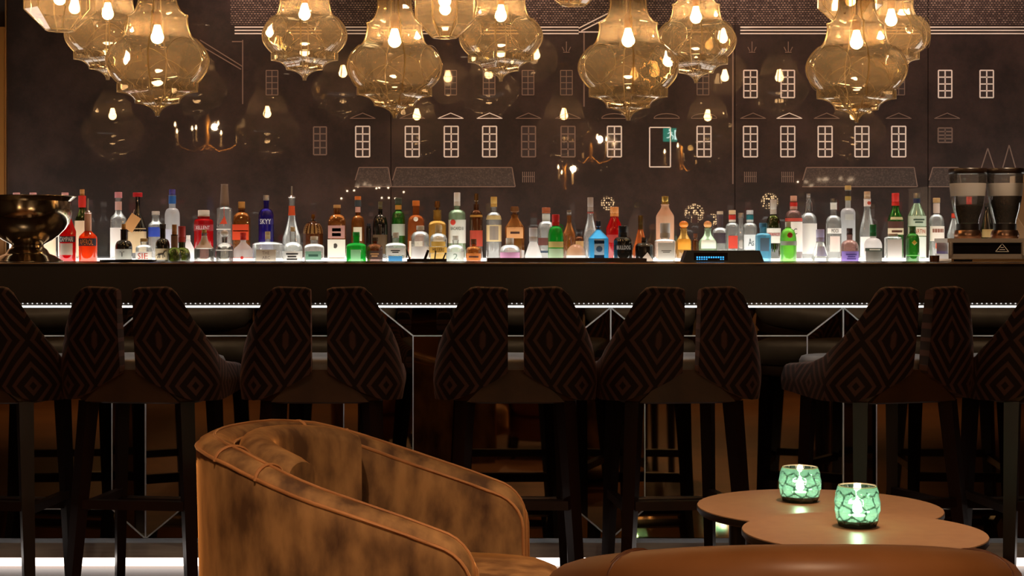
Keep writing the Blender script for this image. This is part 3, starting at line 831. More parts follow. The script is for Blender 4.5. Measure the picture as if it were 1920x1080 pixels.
bottle('small brown bitters bottle between the two cork-ball bottles', 'b', 1304, 6, ('5a3018', 438, 446, 4), (3.6, 449), 455, 'brown', [], 'd')
bottle('clear bottle with framed dark neck label and dark body label', 'b', 1350, 14.5, ('d8ccb8', 396, 402, 6), (5.6, 427), 438, 'clear', [(403, 425, '4a3a40', 1.0), (437, 456, '4a3c48', .8)], 'd')
bottle('clear bottle with red banded cap and red label', 'b', 1373, 12.5, ('d8b890', 394, 402, 6.5), (6, 418), 428, 'clear', [(442, 466, 'c83c28', .55)], 'd', extra=multi(ring(402, 412, 6.6, 'c02c20', 'cap_band'), ring(412, 416, 6.4, 'e0d8cc', 'cap_skirt')))
bottle('clear slim bottle with silver cap and round seal label', 'b', 1389, 11, ('mb8b4b0', 399, 409, 5.5), (4.6, 426), 446, 'clear', [], 'o', extra=emblem(458, 0, 8, 'd8d0c8'))
bottle('clear bottle with teal banded silver cap', 'b', 1406, 13.5, ('c8ccd0', 394, 402, 6.5), (6, 418), 428, 'clear', [(440, 468, 'd8e0e4', .8, 'As', '38444c', .8, .5)], 'd', extra=multi(ring(402, 412, 6.6, '18707c', 'cap_band'), ring(412, 416, 6.4, 'e0e4e4', 'cap_skirt')))
bottle('pale blue square gin bottle right of the till display', 'f', 1431, 13.5, ('3878a0', 418, 426, 7.4), (6.6, 437), 443, 'pblue', [(446, 471, '6a90b0', .62)], 'd', sq=True)
bottle('dark green bottle with long silver capsule and red lettering on white', 'b', 1450, 13.5, ('c8c0b8', 374, 402, 6), (5.8, 404), 428, 'dgreen', [(428, 456, 'ece8e0', 1.0), (436, 443, 'ece8e1', 1.0, 'PERNOD', 'c83038', 1.7, .8)], 'd')
bottle('light green shaker-shaped gin bottle with red seal', 'f', 1478, 15.5, ('c8ccb8', 416, 426, 5), (5, 428), 452, 'lime', [(452, 460, 'a8b0a0', 1.0)], 'd', extra=emblem(441, 0, 5.2, 'b03820'), n=12)
bottle('rosy bottle with pink and red cap and tall white label', 'b', 1488, 16, ('d8a088', 367, 378, 6.2), (6.6, 394), 412, 'mauve', [(409, 415, 'c04838', 1.1), (416, 472, 'ece4dc', 1.1), (428, 440, 'ece4dd', .9, 'C', '2c2420', .4, .9)], 'd', extra=multi(ring(378, 387, 7, 'c8281c', 'cap_band'), ring(387, 393, 6.8, 'd8a498', 'cap_skirt')))
bottle('clear bottle with slim wired neck and tall white label', 'b', 1516, 15.5, ('mc8c8c8', 363, 372, 3.8), (4.4, 399), 417, 'clear', [(419, 476, 'ecebe6', .85)], 'd', extra=wire)
bottle('clear conical bottle with tall violet-edged cap', 'f', 1538, 16, ('b0a8d0', 430, 453, 7.6), (7, 455), 482, 'clear', [(462, 480, 'c8ccf0', .5)], 'l')
bottle('clear bottle with white neck label and printed name panel', 'b', 1563, 14.5, ('m8a8480', 372, 380, 6), (5.8, 404), 421, 'clear', [(380, 393, 'e4e0d8', 1.6), (428, 438, 'f0eeea', .8, 'MOCK', '2c2420', 1.0, .7), (443, 472, 'e4d0c8', .5)], 'd')
bottle('tallest frosted bottle with gold-topped cap and small square emblem', 'b', 1590, 13.5, ('d0b070', 348, 356, 6), (5, 390), 400, 'frost', [(402, 413, 'c8ccc8', .45)], 'd', extra=multi(ring(356, 368, 5.2, '38302c'), ring(368, 376, 5.6, 'b8a058')))
bottle('mauve bottle with dark cap and purple printed label', 'f', 1593, 16.5, ('3a2828', 428, 440, 5.6), (5.4, 450), 466, 'mauve', [(471, 492, '8068b8', .95, '#3', '40307a', 1.3, .6)], 'd')
bottle('tall tapering clear bottle with cream cap and red ring mark', 'b', 1626, 14, ('c8a888', 359, 373, 6), (6, 388), 440, 'clear', [(373, 387, 'e4d8d0', 1.6), (444, 484, 'f0eeea', .95)], 'o', extra=emblem(381, 0, 3.6, 'c05040'))
bottle('white bottle with green cap and dark botanical label', 'f', 1637, 16.5, ('18703c', 421, 443, 6), (5.4, 446), 462, 'milk', [(465, 471, '3a4a3c', .95, '#1', 'd8d8cc', 1.3, .7), (471, 491, '6a6860', .85)], 'd')
bottle('green vermouth bottle with bright red cap and dark label', 'b', 1679, 14.5, ('d02c24', 362, 386, 7), (6.4, 389), 414, 'mgreen', [(407, 412, 'd8d0a0', .7), (415, 428, '4a2418', 1.1), (428, 440, 'd8c8a8', 1.1, '#1', '4a2414', 1.5, .6)], 'o')
bottle('clear straight-sided glass bottle filled with glowing white', 'f', 1674, 14, ('c8b8ac', 438, 442, 9), (10, 444), 447, 'clear', [(449, 492, 'f6f6f6', .95)], 'd', sq=True)
bottle('small emerald bottle with gold diamond mark', 'f', 1711, 12.5, ('2a5a24', 424, 436, 6), (6, 438), 452, 'mgreen', [(478, 480, '6ac060', 1.0)], 'd', extra=emblem(455, 0, 5, 'c09830', 4))
bottle('pale green vermouth bottle with navy and silver cap', 'b', 1719, 17, ('mb8b4a8', 362, 371, 6), (6, 382), 405, 'pgreen', [(405, 424, 'b8c8b0', 1.0, '#2', '3c5040', 1.3, .5), (426, 442, 'dcd4bc', 1.0, 'MARTINI', 'a84020', 1.7, .5), (444, 482, 'd4dcd0', .8)], 'l', extra=ring(371, 381, 6.2, '222c50', 'cap_band'))
bottle('clear bottle with tan cap, pale neck sleeve and brown panel label', 'b', 1756, 14, ('c8a470', 371, 380, 6.6), (5.6, 402), 420, 'clear', [(424, 452, 'e4dcd0', .9), (429, 436, '8a5a48', .6), (456, 466, 'c85a40', .3)], 'd', extra=ring(380, 400, 6, 'e0ccc0', 'neck_sleeve'))
bottle('small clear cone-necked bottle left of the coffee hopper', 'b', 1788, 12, ('d04028', 400, 409, 4), (4, 412), 440, 'clear', [], 'l')
bottle('red-capped bottle seen through the left coffee hopper', 'b', 1817, 12, ('d83830', 366, 386, 5), (5.4, 394), 410, 'mgreen', [], 'd')
bottle('black bottle standing between the two coffee hoppers', 'b', 1851, 13, ('181412', 381, 388, 5), (4.6, 396), 432, 'dark', [(430, 445, '8a7040', .8)], 'l')
# ------------------------------------------------------------------ pendant lamps
AMB = glass('smoked_amber_glass', (0.76, 0.65, 0.45), 0.18, (0.82, 0.62, 0.38), 0.02, 0.9, 0.40, 0.5)
RIM = glass('bright_glass_edge', (0.95, 0.86, 0.66), 0.30, (1.0, 0.86, 0.62), 0.05, 0.55, 0.45, 0.5)
BRASS = M('aged_brass', '9a6a2c', 0.42, 0.9)
BULB = emitter('filament_bulb', (1.0, 0.64, 0.36), 135.0)
def ogee_profile():
    p = []
    q = lambda n: [PI / 2 * i / n for i in range(n + 1)]
    for a in q(7): p.append((0.417 - 0.397 * math.cos(a), 25 * math.sin(a), 'h'))
    for a in q(6): p.append((0.78 - 0.363 * math.cos(a), 25 + 21 * math.sin(a), 'h'))
    p.append((0.78, 55, 'h')); p.append((0.78, 62, 'h'))
    for i in range(13):
        t = -1 + 2 * i / 12
        r = 1.0 - (0.235 * t * t)
        p.append((r, 103 + 40 * t, 'b'))
    for a in q(6): p.append((0.75 - 0.18 * math.sin(a), 144 + 40 * (1 - math.cos(a)), 'n'))
    p.append((0.585, 188, 'n'))
    for a in q(6): p.append((0.585 - 0.235 * math.sin(a), 189 + 40 * (1 - math.cos(a)), 'n'))
    p += [(0.34, 262, 'n'), (0.33, 285, 'n'), (0.26, 300, 'n'), (0.13, 308, 'n')]
    return p
def ogee_mesh():
    pr = ogee_profile()
    n = 96
    vs, fs = [], []
    for r, z, k in pr:
        for i in range(n):
            t = 2 * PI * i / n
            ph = (t + PI / 4) % (PI / 2) - PI / 4
            if k == 'h': A = r * 0.77
            elif k == 'b': A = 0.88
            else: A = r * 0.84
            rr = min(r, A / math.cos(ph))
            vs.append((rr * math.cos(t), rr * math.sin(t), z / 96.0))
    for j in range(len(pr) - 1):
        for i in range(n):
            fs.append((j * n + i, j * n + (i + 1) % n, (j + 1) * n + (i + 1) % n, (j + 1) * n + i))
    mb = MB().add(vs, fs)
    return mb.mesh('glass_shade', AMB, 18)
def ogee_edge():
    """one of the four thick polished edges that run from the tip to the neck"""
    return MB().tube([(max(0.0, r) + 0.006, 0, z / 96.0) for r, z, k in ogee_profile()], 0.017, 6).mesh('glass_edge', RIM, 60)
def ogee_facet():
    """outline of a flat round cut on the bulge"""
    a, q = 0.885, 0.40
    return MB().tube([(a, q * math.cos(2 * PI * i / 40), 103 / 96.0 + q * 0.98 * math.sin(2 * PI * i / 40)) for i in range(40)], 0.005, 5, True).mesh('cut_facet', RIM, 60)
def ogee_radius(t, z):
    """surface radius of the shade at angle t and height z; the flat cuts face t = 0, 90, 180, 270 degrees"""
    pr = ogee_profile()
    r, k = pr[-1][0], 'n'
    for (r0, z0, k0), (r1, z1, k1) in zip(pr[:-1], pr[1:]):
        if z0 <= z <= z1 and z1 > z0:
            r, k = r0 + (r1 - r0) * (z - z0) / (z1 - z0), k1
            break
    ph = (t + PI / 4) % (PI / 2) - PI / 4
    A = r * 0.77 if k == 'h' else 0.88 if k == 'b' else r * 0.84
    return min(r, A / math.cos(ph))
def ogee_leaf():
    """leaf-shaped cut line over one edge: an arch on the bulge that runs down to the tip"""
    pts = []
    for i in range(13):
        t = -1 + 2 * i / 12
        pts.append((t * R_(41), 118 - 52 * abs(t) ** 1.4))
    lo = [(R_(41) * (1 - 0.4 * i / 7), 64 - 56 * i / 7) for i in range(1, 8)]
    pts = [(-a, z) for a, z in lo[::-1]] + pts + lo
    out = []
    for a, z in pts:
        r = ogee_radius(a + PI / 4, z) + 0.004
        out.append((r * math.cos(a), r * math.sin(a), z / 96.0))
    return MB().tube(out, 0.0055, 5).mesh('cut_leaf', RIM, 60)
OG, OGE, OGF, OGL = ogee_mesh(), ogee_edge(), ogee_facet(), ogee_leaf()
def bell_mesh():
    n = 8
    mb = MB()
    pr = [(1e-4, 0.0), (0.40, 0.0), (1.0, 0.56), (1.0, 1.35), (0.62, 1.75), (0.40, 1.82), (0.34, 2.6)]
    for i in range(n):
        a0, a1 = 2 * PI * (i - 0.5) / n, 2 * PI * (i + 0.5) / n
        for (r0, z0), (r1, z1) in zip(pr[:-1], pr[1:]):
            v = [(r0 * math.cos(a0), r0 * math.sin(a0), z0), (r0 * math.cos(a1), r0 * math.sin(a1), z0), (r1 * math.cos(a1), r1 * math.sin(a1), z1), (r1 * math.cos(a0), r1 * math.sin(a0), z1)]
            mb.add(v, [(0, 1, 2, 3)])
    return mb.mesh('glass_shade', AMB)
def bell_edge():
    """one cut corner of the octagonal shade, from the base to the shoulder, with its base and shoulder lip"""
    n = 8
    P = lambda r, z, i: (r * math.cos(2 * PI * (i + .5) / n), r * math.sin(2 * PI * (i + .5) / n), z)
    return MB().tube([P(0.40, 0.0, -1), P(0.40, 0.0, 0), P(1.0, 0.56, 0), P(1.0, 1.35, 0), P(1.0, 1.35, -1)], 0.02, 5).mesh('glass_edge', RIM)
BELL, BELLE = bell_mesh(), bell_edge()
def pendant(label, kind, x, ytip, hw, D, ybulb, rot=0):
    s = D / F
    p = W(x, ytip, D)
    sc = hw * s
    t = thing('pendant_lamp', label, 'pendant lamp', p, group='amber glass pendants over the bar')
    if kind == 'o':
        rz = (0.0, R_(14), R_(-9))[rot]
        # cut faces look to the diagonals, edges to the sides and front
        link('glass_shade', OG, t, rot=(0, 0, rz + PI / 4), scale=(sc, sc, sc))
        for k in range(4):
            link('glass_edge', OGE, t, rot=(0, 0, rz + PI / 2 * k), scale=(sc, sc, sc))
            link('cut_leaf', OGL, t, rot=(0, 0, rz + PI / 2 * k), scale=(sc, sc, sc))
            link('cut_facet', OGF, t, rot=(0, 0, rz + PI / 4 + PI / 2 * k), scale=(sc, sc, sc))
        top = sc * 3.2
    else:
        link('glass_shade', BELL, t, scale=(sc, sc, sc))
        for k in range(8):
            link('glass_edge', BELLE, t, rot=(0, 0, PI / 4 * k), scale=(sc, sc, sc))
        top = sc * 2.6
    zb_ = (ytip - ybulb) * s
    br = 0.023
    MB().lathe([(0.006, br * 2.2), (0.012, br * 1.7)] + [(max(1e-5, br * math.sin(PI * k / 10)), br * math.cos(PI * k / 10)) for k in range(3, 11)], 14, cap=False, c=(0, 0, zb_)).build('bulb', BULB, t, 60)
    MB().lathe([(0.0135, zb_ + br * 1.9), (0.0155, zb_ + br * 2.3), (0.0155, zb_ + 0.085), (0.005, zb_ + 0.10)], 14).build('socket', BRASS, t, 40)
    MB().lathe([(0.0035, zb_ + 0.098), (0.0035, CEIL - p.z - 0.02)], 8).build('cord', M('bronze_cord', '4a3018', 0.5, 0.3), t)
    MB().lathe([(0.13 * sc, top * 0.98), (0.15 * sc, top), (0.03, top + 0.015)], 16).build('top_cap', BRASS, t, 40)
    MB().lathe([(0.012, CEIL - p.z - 0.03), (0.05, CEIL - p.z - 0.02), (0.055, CEIL - p.z)], 18).build('ceiling_rose', BRASS, t, 40)
    return t
D1, D2, D3 = 6.0, 6.62, 6.3
pendant('flat-bottomed octagonal amber pendant nearest the bronze trim at the left', 'b', 112, 57, 66, D3, -2)
pendant('half-hidden ogee amber pendant between the octagonal one and the large leftmost one', 'o', 202, 150, 79, D2, 26, 1)
pendant('large ogee amber glass pendant hanging furthest left over the bowl side', 'o', 295, 218, 96, D1, 70, 0)
pendant('smaller ogee amber pendant alone against the mural, second group from the left', 'o', 571, 151, 79, D2, 27, 0)
pendant('large paler ogee amber pendant left of the middle with bulb under long brass socket', 'o', 740, 222, 90, D1, 77, 1)
pendant('octagonal amber pendant tucked behind the middle group with many bulb glints', 'b', 834, 70, 60, D3, 2)
pendant('smaller ogee amber pendant just right of the middle octagonal one', 'o', 939, 153, 78, D2, 30, 2)
pendant('octagonal pendant whose flat base only just dips into view', 'b', 1076, 9, 62, D3, -60)
pendant('large ogee amber pendant right of the middle, in front of its smaller neighbour', 'o', 1178, 226, 93, D1, 76, 0)
pendant('smaller ogee amber pendant behind the large one right of the middle', 'o', 1305, 156, 75, D2, 33, 0)
pendant('octagonal amber pendant mostly hidden behind the large rightmost one', 'b', 1594, 46, 60, D3, 0)
pendant('large ogee amber glass pendant hanging furthest right in view', 'o', 1606, 230, 94, D1, 80, 0)
pendant('smaller ogee amber pendant peeping out right of the large rightmost one', 'o', 1671, 145, 74, D2, 38, 1)
pendant('large ogee amber pendant beyond the left edge, seen mirrored in the mural', 'o', -165, 222, 94, D1, 76, 0)
pendant('large ogee amber pendant beyond the right edge, seen mirrored in the mural', 'o', 2040, 226, 94, D1, 76, 0)

# ------------------------------------------------------------------ candle chandeliers in the lounge (mirrored in the mural)
FLAME = emitter('candle_bulb', (1.0, 0.62, 0.30), 110.0)
CRY = glass('crystal_drop', (0.9, 0.82, 0.7), 0.2, (1.0, 0.85, 0.6), 0.02, 1.0, 0.6)
IVORY = M('ivory_candle', 'e0c090', 0.5)
def chandelier(label, mx, my, half, arms, vy):
    """placed so that its reflection in the mural falls where the photograph shows it"""
    Dv = 2 * DM - vy
    s = Dv / F
    cx, z = (mx - VX) * s, HC - (my - VY) * s
    R = half * s
    t = thing('candle_chandelier', label, 'chandelier', (cx, vy, z), group='candle chandeliers in the lounge')
    MB().lathe([(1e-5, -0.22), (0.03, -0.2), (0.015, -0.16), (0.045, -0.10), (0.02, -0.05), (0.035, 0.02), (0.018, 0.1), (0.04, 0.18), (0.012, 0.26), (0.012, 0.34)], 14, cap=False).build('stem', BRASS, t, 50)
    MB().lathe([(0.005, 0.33), (0.005, CEIL - z - 0.02), (0.05, CEIL - z - 0.015), (0.055, CEIL - z)], 12).build('chain', BRASS, t, 40)
    ld = bpy.data.lights.new('candle_fill', 'POINT'); ld.energy = 40.0 * arms / 8; ld.color = (1.0, 0.66, 0.36); ld.shadow_soft_size = 0.03  # extra point light besides the flame bulbs, added to brighten the brass
    lo = bpy.data.objects.new('candle_fill', ld); COL.objects.link(lo); lo.parent = t; lo.location = (0.09, 0.09, 0.12)
    drop = MB().lathe([(1e-5, -0.03), (0.011, -0.012), (1e-5, 0.012)], 6, cap=False).mesh('crystal_drop', CRY)
    for i in range(arms):
        a = 2 * PI * i / arms + 0.3
        c, s_ = math.cos(a), math.sin(a)
        zz = 0.03 if i % 2 else -0.02
        pts = [(0.02 * c, 0.02 * s_, -0.05), (0.4 * R * c, 0.4 * R * s_, -0.12), (0.8 * R * c, 0.8 * R * s_, -0.09), (R * c, R * s_, zz - 0.03)]
        am = MB().tube(pts, 0.007, 6).build('arm', BRASS, t, 60)
        MB().lathe([(0.026, zz - 0.03), (0.03, zz - 0.022), (0.012, zz - 0.02), (0.012, zz + 0.085), (0.006, zz + 0.088)], 10, c=(R * c, R * s_, 0)).build('candle', IVORY, am, 40)
        MB().lathe([(1e-5, zz + 0.088), (0.0095, zz + 0.102), (0.007, zz + 0.115), (1e-5, zz + 0.138)], 8, c=(R * c, R * s_, 0), cap=False).build('flame_bulb', FLAME, am, 60)
        for q in range(3):
            f = (0.45, 0.72, 1.0)[q]
            link('crystal_drop', drop, t, (f * R * c, f * R * s_, (-0.17, -0.14, -0.08)[q] + (zz if q == 2 else 0)))
    for i in range(12):
        a = 2 * PI * i / 12
        link('crystal_drop', drop, t, (0.05 * math.cos(a), 0.05 * math.sin(a), -0.14 + 0.02 * (i % 3)))
    return t
chandelier('brass candle chandelier with crystal drops, mirrored left in the mural', 388, 262, 62, 8, -0.9)
chandelier('brass candle chandelier mirrored beside the printed window right of the middle', 1106, 285, 46, 6, -1.2)
chandelier('small candle chandelier mirrored under the green exit sign', 1276, 300, 30, 4, -1.6)
chandelier('small candle chandelier mirrored low and left of the window beside its larger neighbour', 1058, 338, 16, 3, -2.4)

# ------------------------------------------------------------------ perforated globe lamps in the lounge
def globe_mat():
    m = bpy.data.materials.new('perforated_brass_globe')
    m.use_nodes = True
    n, l = nodes(m)
    b = n['Principled BSDF']
    b.inputs['Base Color'].default_value = lin('3a2410'); b.inputs['Metallic'].default_value = 0.8; b.inputs['Roughness'].default_value = 0.4
    tc = n.new('ShaderNodeTexCoord'); vo = n.new('ShaderNodeTexVoronoi'); vo.inputs['Scale'].default_value = 44; vo.inputs['Randomness'].default_value = 0.35
    lt = n.new('ShaderNodeMath'); lt.operation = 'LESS_THAN'; lt.inputs[1].default_value = 0.36
    l.new(tc.outputs['Object'], vo.inputs['Vector']); l.new(vo.outputs['Distance'], lt.inputs[0])
    mu = n.new('ShaderNodeMath'); mu.operation = 'MULTIPLY'; mu.inputs[1].default_value = 26.0
    l.new(lt.outputs[0], mu.inputs[0])
    b.inputs['Emission Color'].default_value = (1.0, 0.62, 0.30, 1)
    l.new(mu.outputs[0], b.inputs['Emission Strength'])
    return m
GLB = globe_mat()
for x, y, r, d in ((1140, 381, 13, 'mirrored above the cork-capped bottle'), (1302, 400, 18, 'mirrored behind the golden tequila bottle'), (1336, 412, 11, 'mirrored behind the pale green tequila bottle'), (1443, 378, 16, 'mirrored above the silver-capsuled bottle')):
    vy = -0.9
    s = (2 * DM - vy) / F
    c = ((x - VX) * s, vy, HC - (y - VY) * s)
    t = thing('perforated_globe_lamp', 'pierced brass globe lamp glowing with dots, ' + d, 'pendant lamp', c, group='pierced globe lamps in the lounge')
    MB().sphere((0, 0, 0), r * s, 28, 18).build('globe', GLB, t, 60)
    MB().lathe([(0.004, r * s), (0.004, CEIL - c[2])], 6).build('cord', BRASS, t)

# ------------------------------------------------------------------ exit sign at the far end of the lounge
vy = -2.3
s = (2 * DM - vy) / F
ex = thing('exit_sign', 'green illuminated exit sign with running figure, mirrored in the mural', 'sign', ((1259 - VX) * s, vy, HC - (253 - VY) * s))
w, h = 31 * s, 25 * s
MB().box((0, 0, 0), (w, 0.02, h)).build('panel', emitter('exit_green', (0.02, 0.55, 0.36), 5.0), ex)
wm = emitter('exit_white', (0.75, 1.0, 0.9), 16.0)
fg = MB()
y = 0.0115
for (a, b, r) in (((-0.10, 0.22), (-0.02, 0.02), .07), ((-0.02, 0.02), (0.10, -0.10), .05), ((0.10, -0.10), (0.06, -0.32), .04), ((-0.02, 0.02), (-0.16, -0.20), .05), ((-0.16, -0.20), (-0.30, -0.22), .04), ((-0.09, 0.20), (0.06, 0.14), .035), ((-0.09, 0.2), (-0.24, 0.08), .035)):
    fg.bar((a[0] * w, y, a[1] * h), (b[0] * w, y, b[1] * h), r * h)
fg.box((-0.12 * w, y, 0.36 * h), (0.09 * w, 0.004, 0.13 * h))
fg.build('running_figure', wm, ex)
MB().box((0.30 * w, y, 0), (0.26 * w, 0.004, 0.72 * h)).build('door_symbol', wm, ex)
MB().lathe([(0.005, h / 2), (0.005, CEIL - ex.location.z)], 6).build('hanger', BRASS, ex)

# ------------------------------------------------------------------ strings of small lights on the far panelling (mirrored in the mural)
TINY = emitter('tiny_bulb', (1.0, 0.72, 0.45), 60.0)
for lab, pts in (('string of tiny warm lights mirrored above the amber bottles left of the middle', [(640, 372), (651, 358), (664, 357), (671, 350), (684, 345), (693, 349), (706, 353), (711, 352), (728, 352), (716, 371), (729, 371), (741, 372), (757, 360)]),
                 ('string of tiny warm lights mirrored above the frosted bottles on the right', [(1496, 341), (1511, 341), (1521, 348), (1535, 337), (1545, 337), (1550, 336), (1576, 335), (1592, 338), (1597, 336), (1608, 337)])):
    vy = -4.44
    s = (2 * DM - vy) / F
    ps = [Vector(((x - VX) * s, vy, HC - (y - VY) * s)) for x, y in pts]
    t = thing('string_lights', lab, 'string lights', ps[0], group='strings of tiny lights in the lounge')
    MB().tube([q - ps[0] - Vector((0, 0.012, 0)) for q in ps], 0.003, 5).build('cable', M('dark_cable', '1a120c', 0.6), t)
    bm_ = MB().sphere((0, 0, 0), 0.0095, 8, 6).mesh('tiny_bulb', TINY, 60)
    for q in ps:
        link('tiny_bulb', bm_, t, q - ps[0])
# ------------------------------------------------------------------ bar stools
def fabric():
    m = bpy.data.materials.new('zigzag_velvet')
    m.use_nodes = True
    n, l = nodes(m)
    b = n['Principled BSDF']
    uv = n.new('ShaderNodeUVMap')
    sp = n.new('ShaderNodeSeparateXYZ'); l.new(uv.outputs[0], sp.inputs[0])
    def mth(op, a, bb):
        q = n.new('ShaderNodeMath'); q.operation = op
        for i, v in enumerate((a, bb)):
            if isinstance(v, (int, float)): q.inputs[i].default_value = v
            else: l.new(v, q.inputs[i])
        return q.outputs[0]
    pu = mth('PINGPONG', sp.outputs['X'], 0.095)
    pv = mth('PINGPONG', sp.outputs['Y'], 0.15)
    d1 = mth('MULTIPLY', pu, 1.45)
    d = mth('ADD', d1, pv)
    d2 = mth('ADD', mth('MULTIPLY', pu, 0.55), mth('MULTIPLY', mth('SUBTRACT', 0.125, pv), 0.0))
    dd = mth('MAXIMUM', d, mth('ADD', d2, 0.028))
    st = mth('PINGPONG', dd, 0.024)
    fac = mth('MULTIPLY', mth('SUBTRACT', st, 0.0125), 260.0)
    cl = n.new('ShaderNodeClamp'); l.new(fac, cl.inputs[0])
    mx = n.new('ShaderNodeMixRGB')
    mx.inputs[1].default_value = lin('1c0807'); mx.inputs[2].default_value = lin('5e3c36')
    l.new(cl.outputs[0], mx.inputs[0]); l.new(mx.outputs[0], b.inputs['Base Color'])
    b.inputs['Roughness'].default_value = 0.75
    b.inputs['Sheen Weight'].default_value = 0.35
    b.inputs['Sheen Tint'].default_value = lin('d89a78')
    b.inputs['Sheen Roughness'].default_value = 0.4
    bp = n.new('ShaderNodeBump'); bp.inputs['Strength'].default_value = 0.3; bp.inputs['Distance'].default_value = 0.003
    l.new(cl.outputs[0], bp.inputs['Height']); l.new(bp.outputs[0], b.inputs['Normal'])
    return m
FAB = fabric()
SEATL = noisy('greige_seat_leather', '8a7f78', '9c928a', 12, 0.45)
BACKL = noisy('brown_stool_leather', '4a2c18', '5c3a20', 10, 0.5)
LEGM = noisy('wenge_wood', '1c0c08', '2e1610', 14, 0.35, stretch=(1, 1, 0.1))
def lerp_tab(tab, x):
    if x <= tab[0][0]: return tab[0][1]
    for (a, va), (b, vb) in zip(tab[:-1], tab[1:]):
        if x <= b:
            t = (x - a) / (b - a)
            t = t * t * (3 - 2 * t) * 0.4 + t * 0.6
            return va + (vb - va) * t
    return tab[-1][1]
def wing_mesh(side):
    # plan path from the centre gap round the corner to the front of the side
    path = []
    for i in range(7): path.append((0.026 + 0.125 * i / 6, -0.235 + 0.01 * (i / 6) ** 2))
    for i in range(1, 9):
        a = PI / 2 * i / 8
        path.append((0.151 + 0.094 * math.sin(a), -0.225 + 0.105 * (1 - math.cos(a))))
    for i in range(1, 8): path.append((0.245 + 0.004 * i / 7, -0.12 + 0.27 * i / 7))
    ss = [0.0]
    for p, q in zip(path[:-1], path[1:]): ss.append(ss[-1] + math.hypot(q[0] - p[0], q[1] - p[1]))
    # heights along the arc length
    top = [(0, 1.015), (0.004, 1.021), (0.135, 1.024), (0.158, 1.012), (0.175, 0.975), (0.21, 0.905), (0.26, 0.84), (0.32, 0.795), (0.40, 0.768), (0.56, 0.752)]
    bot = [(0, 0.752), (0.06, 0.715), (0.12, 0.682), (0.18, 0.66), (0.3, 0.655), (0.56, 0.672)]
    th = 0.022
    NV = 14
    # normals of the plan path
    nr = []
    for i in range(len(path)):
        a = path[max(0, i - 1)]; b = path[min(len(path) - 1, i + 1)]
        dx, dy = b[0] - a[0], b[1] - a[1]
        q = math.hypot(dx, dy); nr.append((dy / q, -dx / q))
    # section round the panel: outer face up, rounded rim, inner face down
    sec = [(1, j / NV) for j in range(NV + 1)] + [(0.7, 1.0), (0, 1.0), (-0.7, 1.0)] + [(-1, 1 - j / NV) for j in range(NV + 1)]
    vs, uvs = [], []
    for i, (p, s) in enumerate(zip(path, ss)):
        zt_, zb_ = lerp_tab(top, s), lerp_tab(bot, s)
        for (o, v) in sec:
            z = zb_ + (zt_ - zb_) * v
            bump = 0.0
            if abs(o) < 1: z += 0.010 * (1 - abs(o) * 0.6)
            k = 1.0 - 0.155 * max(0.0, min(1.0, (z - 0.72) / 0.30)) ** 1.1
            puff = 0.006 * math.sin(PI * v) if abs(o) == 1 else 0
            x = 0.026 + (p[0] - 0.026) * k + nr[i][0] * (th * o + (puff if o > 0 else -puff))
            y = p[1] - (z - 0.70) * 0.14 + nr[i][1] * (th * o + (puff if o > 0 else -puff))
            vs.append((x * side, y, z))
            uvs.append((s - 0.085, z - 0.86))
    m = len(sec)
    fs = []
    for i in range(len(path) - 1):
        for j in range(m):
            j2 = (j + 1) % m
            q = (i * m + j, (i + 1) * m + j, (i + 1) * m + j2, i * m + j2)
            fs.append(q if side > 0 else q[::-1])
    e0 = tuple(range(m)); e1 = tuple(range((len(path) - 1) * m, len(path) * m))
    fs += [e0 if side > 0 else e0[::-1], e1[::-1] if side > 0 else e1]
    me = bpy.data.meshes.new('back_wing')
    me.from_pydata(vs, [], fs)
    ul = me.uv_layers.new(name='UVMap')
    for lp in me.loops:
        ul.data[lp.index].uv = uvs[lp.vertex_index]
    me.materials.append(FAB)
    me.polygons.foreach_set('use_smooth', [True] * len(me.polygons))
    me.set_sharp_from_angle(angle=R_(60))
    return me
